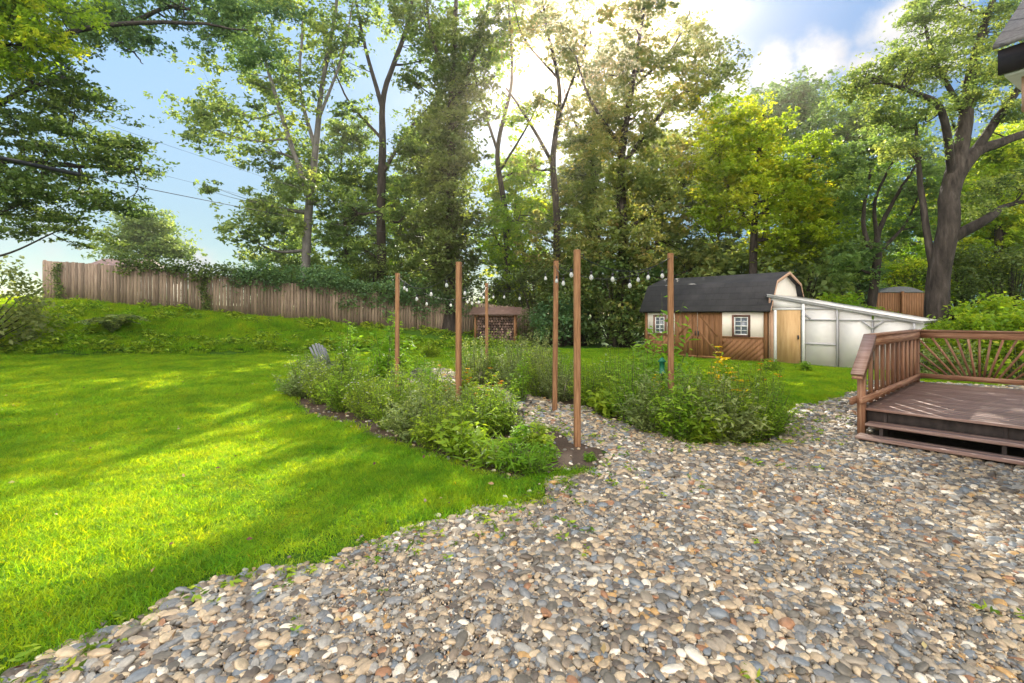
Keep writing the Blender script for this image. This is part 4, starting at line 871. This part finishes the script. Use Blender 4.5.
# power cables
for q,(A,C_,sg,r,lb) in enumerate((((-12.3,5,4.85),(-4.4,34,7.0),.35,.011,'black overhead power cable crossing the sky at the left into the trees'),((-12.3,5,6.6),(-4.4,34,7.9),.5,.004,'thin upper overhead wire crossing the left tree'),((-12.3,5,5.6),(-4.4,34,7.4),.55,.004,'thin overhead wire just above the black cable'))):
    A=np.array(A,float); C_=np.array(C_,float); u=np.linspace(0,1,40)[:,None]; P=A+(C_-A)*u; P[:,2]-=4*sg*(u*(1-u))[:,0]
    t=thing('power_cable',lb,'cable',A); MB().tube(P-A,r,6).build('wire',M_BLACK,t)
    if q==0: MB().tube((P-A)[7:10],.05,8).build('splice_sleeve',M_BLACK,t)

# ------------------------------------------------------------------ chair, fire ring, feeder
t=thing('garden_chair','grey slatted garden chair half hidden behind the left flower bed','chair',(-4.25,11.6,0.02),R(150)); t.scale=(.9,.9,.93)
for sx in (-.26,.26):
    MB().box((sx-.025,-.30,0),(sx+.025,-.22,.55)).build('leg',M_GREY,t); MB().beam((sx,.38,.0),(sx,-.2,.36),.03,.09).build('leg',M_GREY,t)
    MB().box((sx-.07,-.34,.55),(sx+.07,.32,.575)).build('armrest',M_GREY,t)
b=MB()
for q in range(6): b.beam((-.27,-.24+q*.085,.37-q*.03),(.27,-.24+q*.085,.37-q*.03),.075,.02)
b.build('seat',M_GREY,t)
b=MB()
for q in range(6):
    a=(q-2.5)*.085; b.beam((a,.2,.25),(a*1.35,.56,1.0+.10*(1-(q-2.5)**2/6.25)),.07,.018,up=(0,1,.5))
b.beam((-.26,.33,.5),(.26,.33,.5),.02,.06); b.build('backrest',M_GREY,t)
t=thing('fire_ring','low ring of dark stones on the gravel patch behind the left bed','fire pit',(-2.75,13.2,0.01))
for q in range(14):
    a=q*2*math.pi/14; b=MB(); c_=np.array([.48*math.cos(a),.48*math.sin(a),.09]); V=PEB[q%5].vertices; P=np.array([v.co[:] for v in V])*[.12,.1,.1]+c_; Fs=np.array([list(p.vertices) for p in PEB[q%5].polygons]); b.add(P,Fs); b.build('stone',M_STONE,t,True)
fx,fy=(662-512)/F*8.1,8.1
t=thing('bird_feeder','small dark green bird feeder on a thin stake left of the right bed post','bird feeder',(fx,fy,0))
MB().tube([[0,0,0],[0,0,.72]],.009,6).build('stake',M_BLACK,t)
MB().lathe((0,0,.72),[(.0,0),(.06,0),(.06,.02),(.04,.03),(.045,.19),(.075,.20),(.02,.26),(.0,.27)],12).build('feeder_body',M_GREENP,t,True)

# ------------------------------------------------------------------ bed plants
def perennial(cat, name, mat, leaf, h, r, nst, per, asp=.45, flower=None, fsize=.03, fn=0, up=.5, topy=.25, cluster=.07):
    st=MB(); lf=MB(); fl=MB()
    for q in range(nst):
        a=random.uniform(0,6.28); e=math.sqrt(random.random())*r; hh=h*random.choice([.5,.7,.8,.95,1.1,1.35])*random.uniform(.85,1.1)*(1-.4*(e/r)**2)
        tip=np.array([e*math.cos(a),e*math.sin(a),hh]); b0=tip*[.35,.35,0]; mid=(b0+tip)/2+np.array([rng.normal(0,.03),rng.normal(0,.03),.04])
        P=curve([[*b0,.006],[*mid,.0045],[*tip,.002]],5); st.tube(P[:,:3],P[:,3],4,False)
        m=per; u=rng.random(m)**.7; idx=u*(len(P)-1); base=np.stack([np.interp(idx,range(len(P)),P[:,k]) for k in range(3)],1)
        aa=rng.uniform(0,6.28,m); D=np.stack([np.cos(aa),np.sin(aa),rng.uniform(-.3,.7,m)],1); L=leaf*rng.uniform(.5,1.3,m)*(1.15-topy*u)
        lf.leaves(base+D*L[:,None]*.6+rng.normal(0,cluster*.4,(m,3)),L,asp,1.0,np.clip(.35*random.random()+.45*rng.random(m)+.2*u,0,1),D=D)
        if flower and random.random()<fn:
            k=9; aa=np.arange(k)*2*np.pi/k; D=np.stack([np.cos(aa),np.sin(aa),.25+0*aa],1)
            for w in range(random.choice([1,1,2])):
                c_=tip+np.array([0,0,.02])+rng.normal(0,.04,3)*w; fl.leaves(c_+D*fsize*.5,fsize*np.ones(k),.5,3.,D=D)
    t=thing(name,'',cat); st.build('stem',M_STEM,t); lf.build('foliage',ML[mat],t)
    if flower and fl.n: fl.build('flower',flower,t)
    return t,kids(t)
PR={
 'A':[perennial('plant','leafy_perennial','weed',.08,.78,.55,80,40,.34),perennial('plant','leafy_perennial','pale',.08,.70,.55,80,38,.36),perennial('plant','leafy_perennial','weed',.07,.86,.5,76,42,.3)],
 'B':[perennial('plant','tall_weed','lime',.12,1.35,.24,17,40,.36)],
 'C':[perennial('plant','white_aster','weed',.06,.85,.5,62,40,.35,M_PETAL_W,.022,.75)],
 'S':[perennial('plant','soft_perennial','pale',.06,1.0,.6,85,46,.35),perennial('plant','soft_perennial','weed',.06,1.05,.6,85,44,.35)],
 'D':[perennial('plant','orange_flowered_plant','weed',.08,.75,.42,44,42,.45,M_PETAL_O,.05,.5)],
 'Y':[perennial('plant','yellow_flowered_plant','lime',.09,1.0,.32,30,36,.4,M_PETAL_Y,.075,.95)],
 'E':[perennial('plant','strap_leaved_weed','lime',.19,.34,.36,46,9,.16),perennial('plant','strap_leaved_weed','lime',.12,.3,.22,26,10,.45)],
 'T':[perennial('plant','young_sapling','lime',.16,1.2,.65,18,26,.36)],
 'L':[perennial('plant','large_leaf_weed','weed',.15,.55,.42,44,16,.42)]}
used=set()
def put(kind, v, px, py, sc, label, group=None, sq=1):
    pr=PR[kind][v]; p=g(px,py); first=(kind,v) not in used; used.add((kind,v)); t,kk=pr; loc=(p[0],p[1],.0); s=(sc,sc,sc*sq)
    if first: t.location=loc; t.scale=s; t['label']=label; t.rotation_euler.z=random.uniform(0,6)
    else: t=dup(t,kk,loc,random.uniform(0,6.28),s,label)
    t['group']=group
GL='plants in the left garden bed'; GR='plants in the right garden bed'
for a in [('A',1,303,398,1.0,'leafy plant at the far left tip of the left bed'),('C',0,322,404,.95,'white speckled aster at the left end of the left bed'),('A',0,345,411,.95,'leafy green plant on the lawn edge right of the leftmost aster'),
 ('C',0,368,419,.85,'white speckled aster on the lawn edge below the tall weeds'),('A',2,392,429,.85,'leafy green plant on the lawn edge in the middle of the left bed'),('A',1,415,440,.85,'pale green leafy plant on the lawn edge left of the strap leaved weeds'),
 ('A',0,440,449,.75,'leafy green plant nearest the lawn left of the strap leaved weeds'),('L',0,462,458,.8,'large leaved low plant on the lawn edge of the left bed'),('E',0,486,466,.85,'strap leaved lime green weed at the front of the left bed'),('E',0,512,470,.8,'strap leaved lime green weed left of the bare soil'),
 ('E',0,535,474,.65,'small strap leaved weed at the right front tip of the left bed'),('E',1,548,462,.6,'small lime leaved weed on the bare soil edge'),
 ('C',0,340,388,1.0,'white speckled aster beside the grey garden chair'),('B',0,306,388,0.7316,'thin tall weed beside the grey garden chair on its left'),('B',0,350,386,1.18,'tall thin weed just right of the grey garden chair'),('B',0,384,396,1.3216,'tallest yellow green weed in front of the farthest left post'),('B',0,398,392,1.239,'tall yellow green weed right of the farthest left post'),
 ('S',1,362,398,.75,'soft green plant below the tall thin weeds'),('A',0,398,412,.9,'leafy green plant in the heart of the left bed'),('A',2,425,422,.9,'leafy green plant left of the orange flowers'),('A',1,450,432,.85,'pale green leafy plant below the orange flowers'),
 ('D',0,455,414,.95,'orange flowered plant at the foot of the left bed post'),('D',0,482,420,.95,'orange flowered plant right of the left bed post'),('A',0,478,438,.8,'leafy green plant right of the large leaved low plant'),('A',2,503,434,.75,'leafy green plant at the path side of the left bed'),('E',1,522,446,.8,'lime leaved weed at the path side of the left bed'),('S',0,432,404,.7,'pale soft plant behind the heart of the left bed'),('A',1,318,390,.9,'pale green leafy plant behind the leftmost aster')]:
    put(*a,group=GL)
for a in [('S',0,474,386,1.0,'pale feathery plant right of the left bed post at the back'),('S',1,500,384,1.1,'tall feathery green plant in front of the most distant post'),('S',0,520,392,1.05,'pale feathery plant right of the most distant post'),('S',1,540,397,.95,'feathery green plant left of the back middle post'),('S',0,560,401,.85,'pale feathery plant at the foot of the back middle post'),
 ('S',0,536,378,1.1,'pale feathery plant behind the back middle post'),('A',0,590,406,.85,'leafy plant just right of the nearest post at the back'),('L',0,612,415,.95,'large leaved plant on the path edge right of the nearest post'),('A',2,634,424,.95,'leafy green plant on the path edge left of the right bed post'),('C',0,610,400,.95,'white speckled aster behind the large leaved path plant'),
 ('A',1,655,432,1.0,'pale green leafy plant below the right bed post'),('A',0,680,437,1.05,'leafy green plant on the path edge right of the right bed post'),('L',0,702,441,1.0,'large leaved plant at the front of the right bed'),('A',1,724,442,1.0,'pale green leafy plant at the front of the right bed'),('A',2,746,440,.9,'leafy green plant at the right front of the right bed'),('A',0,765,436,.75,'leafy green plant at the right tip of the right bed'),
 ('T',0,662,405,1.35,'arching lime green sapling around the right bed post'),('T',0,640,410,1.1,'arching lime green sapling left of the green bird feeder'),('S',1,620,405,.9,'feathery green plant left of the green bird feeder'),('A',0,700,425,1.0,'leafy green plant left of the yellow flowers'),('Y',0,728,422,1.0,'yellow flowered plant in the right bed, the taller left one'),('D',0,752,420,1.05,'orange yellow flowered plant right of the tall yellow flowers'),
 ('A',2,768,424,.85,'leafy green plant behind the right tip of the right bed'),('A',1,680,420,.95,'pale green leafy plant behind the right bed post'),('Y',0,660,418,.6,'small yellow flowered plant below the bird feeder'),('A',0,585,392,.8,'leafy plant at the back of the right bed near the lawn'),('S',0,650,395,.8,'pale feathery plant at the lawn side left of the shed doors')]:
    put(*a,group=GR)
put('E',1,590,462,.3,'tiny lime leaved weed on the soil right of the nearest post',GL)
put('L',0,537,450,.5,'small large leaved plant on the bare soil of the left bed',GL)
put('B',0,775,430,.5,'thin lime weed leaning from the right tip of the right bed',GR)
put('B',0,430,410,.75,'thin lime weed between the two left posts',GL); put('B',0,520,404,.75,'thin lime weed at the inner end of the left bed',GL)
put('E',1,806,372,.9,'small weed growing at the foot of the plywood door'); put('E',0,772,372,.9,'weed tuft at the right corner of the barn shed')
put('L',0,430,358,1.0,'lime tinged weed clump alone on the far lawn before the fence')

# ------------------------------------------------------------------ haze
hz=MB().box((-75,-8,-1.2),(75,85,34)).build('haze',None)
hz.data.materials.clear()
m,nt,out=newmat('haze_air'); pv=nt.nodes.new('ShaderNodeVolumePrincipled'); pv.inputs['Color'].default_value=(1,.86,.70,1)
pv.inputs['Density'].default_value=.0019; pv.inputs['Anisotropy'].default_value=.925; nt.links.new(pv.outputs[0],out.inputs['Volume'])
hz.data.materials.append(m); tag(hz,'thin sunlit summer haze filling the air over the whole garden','haze',kind='stuff')

# ------------------------------------------------------------------ sky, sun, camera
EL,AZ=R(31.9),R(9.8)
sd=np.array([math.sin(AZ)*math.cos(EL),math.cos(AZ)*math.cos(EL),math.sin(EL)])
w=bpy.data.worlds.new('World'); S.world=w; w.use_nodes=True; nt=w.node_tree; nt.nodes.clear()
out=nt.nodes.new('ShaderNodeOutputWorld'); bg=nt.nodes.new('ShaderNodeBackground'); nt.links.new(bg.outputs[0],out.inputs[0])
sky=nt.nodes.new('ShaderNodeTexSky'); sky.sky_type='NISHITA'; sky.sun_disc=False; sky.sun_elevation=EL; sky.sun_rotation=AZ; sky.air_density=1.0; sky.dust_density=.05; sky.ozone_density=.5
tc=nt.nodes.new('ShaderNodeTexCoord')
def dirpx(px,py): v=np.array([(px-512)/F,1,(HZ-py)/F]); return v/np.linalg.norm(v)
n=nt.nodes.new('ShaderNodeTexNoise'); n.inputs['Scale'].default_value=5; n.inputs['Detail'].default_value=9; n.inputs['Roughness'].default_value=.58; nt.links.new(tc.outputs['Generated'],n.inputs['Vector'])
acc=None
for (px,py,rad,st) in ((905,26,.10,1.0),(925,50,.07,.9),(870,72,.085,.85),(820,68,.085,.9),(778,84,.09,.85),(735,92,.07,.75),(703,55,.06,.85),(200,262,.12,.6),(60,250,.2,.4),(1500,150,.4,.9),(-700,100,.5,.9),(300,-700,.5,.9)):
    vm=nt.nodes.new('ShaderNodeVectorMath'); vm.operation='DISTANCE'; nt.links.new(tc.outputs['Generated'],vm.inputs[0]); vm.inputs[1].default_value=dirpx(px,py)
    mr=nt.nodes.new('ShaderNodeMapRange'); mr.inputs[1].default_value=0; mr.inputs[2].default_value=rad; mr.inputs[3].default_value=st; mr.inputs[4].default_value=0; nt.links.new(vm.outputs['Value'],mr.inputs[0])
    if acc is None: acc=mr.outputs[0]
    else:
        mx=nt.nodes.new('ShaderNodeMath'); mx.operation='MAXIMUM'; nt.links.new(acc,mx.inputs[0]); nt.links.new(mr.outputs[0],mx.inputs[1]); acc=mx.outputs[0]
ad=nt.nodes.new('ShaderNodeMath'); ad.operation='MULTIPLY_ADD'; nt.links.new(n.outputs['Fac'],ad.inputs[0]); ad.inputs[1].default_value=2.4; nt.links.new(acc,ad.inputs[2])
mr=nt.nodes.new('ShaderNodeMapRange'); mr.interpolation_type='SMOOTHSTEP'; mr.inputs[1].default_value=1.5; mr.inputs[2].default_value=2.0; nt.links.new(ad.outputs[0],mr.inputs[0])
mul=nt.nodes.new('ShaderNodeMath'); mul.operation='MULTIPLY'; nt.links.new(mr.outputs[0],mul.inputs[0])
gt=nt.nodes.new('ShaderNodeMapRange'); gt.inputs[1].default_value=.0; gt.inputs[2].default_value=.35; nt.links.new(acc,gt.inputs[0]); nt.links.new(gt.outputs[0],mul.inputs[1])
n2=nt.nodes.new('ShaderNodeTexNoise'); n2.inputs['Scale'].default_value=9; n2.inputs['Detail'].default_value=6; nt.links.new(tc.outputs['Generated'],n2.inputs['Vector'])
cc=ramp(nt,n2.outputs['Fac'],[(.3,(4.6,4.8,5.3)),(.7,(7.3,7.1,6.9))])
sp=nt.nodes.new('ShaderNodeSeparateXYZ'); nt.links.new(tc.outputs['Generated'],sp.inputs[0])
bk=nt.nodes.new('ShaderNodeMapRange'); bk.interpolation_type='SMOOTHSTEP'; bk.inputs[1].default_value=.1; bk.inputs[2].default_value=-.5; nt.links.new(sp.outputs['Y'],bk.inputs[0])  # unseen bright clouds added behind the camera as front fill light
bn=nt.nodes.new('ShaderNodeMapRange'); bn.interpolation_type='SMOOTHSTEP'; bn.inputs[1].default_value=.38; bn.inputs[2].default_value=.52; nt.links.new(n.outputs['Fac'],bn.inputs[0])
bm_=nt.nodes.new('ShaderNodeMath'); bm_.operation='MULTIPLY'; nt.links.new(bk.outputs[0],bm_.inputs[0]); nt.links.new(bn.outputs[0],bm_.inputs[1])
dn=nt.nodes.new('ShaderNodeVectorMath'); dn.operation='DOT_PRODUCT'; nt.links.new(tc.outputs['Generated'],dn.inputs[0]); dn.inputs[1].default_value=sd
gl=None
for pw,am in ((1100,90.),(150,4.)):
    p1=nt.nodes.new('ShaderNodeMath'); p1.operation='MAXIMUM'; nt.links.new(dn.outputs['Value'],p1.inputs[0]); p1.inputs[1].default_value=0
    p2=nt.nodes.new('ShaderNodeMath'); p2.operation='POWER'; nt.links.new(p1.outputs[0],p2.inputs[0]); p2.inputs[1].default_value=pw
    p3=nt.nodes.new('ShaderNodeMath'); p3.operation='MULTIPLY_ADD'; nt.links.new(p2.outputs[0],p3.inputs[0]); p3.inputs[1].default_value=am
    if gl is not None: nt.links.new(gl,p3.inputs[2])
    else: p3.inputs[2].default_value=0
    gl=p3.outputs[0]
gv=nt.nodes.new('ShaderNodeVectorMath'); gv.operation='SCALE'; gv.inputs[0].default_value=(1,.9,.72); nt.links.new(gl,gv.inputs['Scale'])
sx=nt.nodes.new('ShaderNodeSeparateColor'); nt.links.new(sky.outputs[0],sx.inputs[0])
q1=nt.nodes.new('ShaderNodeMath'); q1.operation='MULTIPLY_ADD'; nt.links.new(sx.outputs[2],q1.inputs[0]); q1.inputs[1].default_value=.05; q1.inputs[2].default_value=.1
q0=nt.nodes.new('ShaderNodeMath'); q0.operation='MULTIPLY_ADD'; nt.links.new(q1.outputs[0],q0.inputs[0]); nt.links.new(sx.outputs[2],q0.inputs[1]); q0.inputs[2].default_value=1
q2=nt.nodes.new('ShaderNodeMath'); q2.operation='DIVIDE'; q2.inputs[0].default_value=4.0; nt.links.new(q0.outputs[0],q2.inputs[1])
q3=nt.nodes.new('ShaderNodeVectorMath'); q3.operation='SCALE'; nt.links.new(sky.outputs[0],q3.inputs[0]); nt.links.new(q2.outputs[0],q3.inputs['Scale'])
s3=nt.nodes.new('ShaderNodeSeparateXYZ'); nt.links.new(tc.outputs['Generated'],s3.inputs[0])
xr=nt.nodes.new('ShaderNodeMapRange'); xr.interpolation_type='SMOOTHSTEP'; xr.inputs[1].default_value=.16; xr.inputs[2].default_value=.42; nt.links.new(s3.outputs['X'],xr.inputs[0])
deep=ramp(nt,xr.outputs[0],[(0,(1,1,1)),(1,(.27,.52,.72))])
base_sky=mixc(nt,mul.outputs[0],mixc(nt,1.0,deep,mixc(nt,1.0,q3.outputs[0],(1.0,1.05,1.0),'MULTIPLY'),'MULTIPLY'),cc)
base_sky=mixc(nt,1.0,base_sky,gv.outputs[0],'ADD')
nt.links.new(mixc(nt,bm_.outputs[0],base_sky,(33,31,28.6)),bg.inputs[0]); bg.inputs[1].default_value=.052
L=bpy.data.lights.new('sun','SUN'); L.energy=5; L.angle=R(.5); L.color=(1,.93,.80)
so=bpy.data.objects.new('sun',L); COL.objects.link(so); so.rotation_euler=Vector(-sd).to_track_quat('-Z','Y').to_euler(); so.location=(0,0,30)
cam=bpy.data.cameras.new('camera'); co=bpy.data.objects.new('camera',cam); COL.objects.link(co); S.camera=co
co.location=(0,0,CH); co.rotation_euler=(R(90),0,0); cam.sensor_width=36; cam.lens=F/1024*36; cam.shift_y=-(341.5-HZ)/1024; cam.clip_end=3000; cam.clip_start=.05
S.view_settings.view_transform='Standard'; S.view_settings.look='None'; S.view_settings.exposure=1.58; S.view_settings.gamma=1
S.render.resolution_x=1024; S.render.resolution_y=683
print('objects',len(bpy.data.objects))
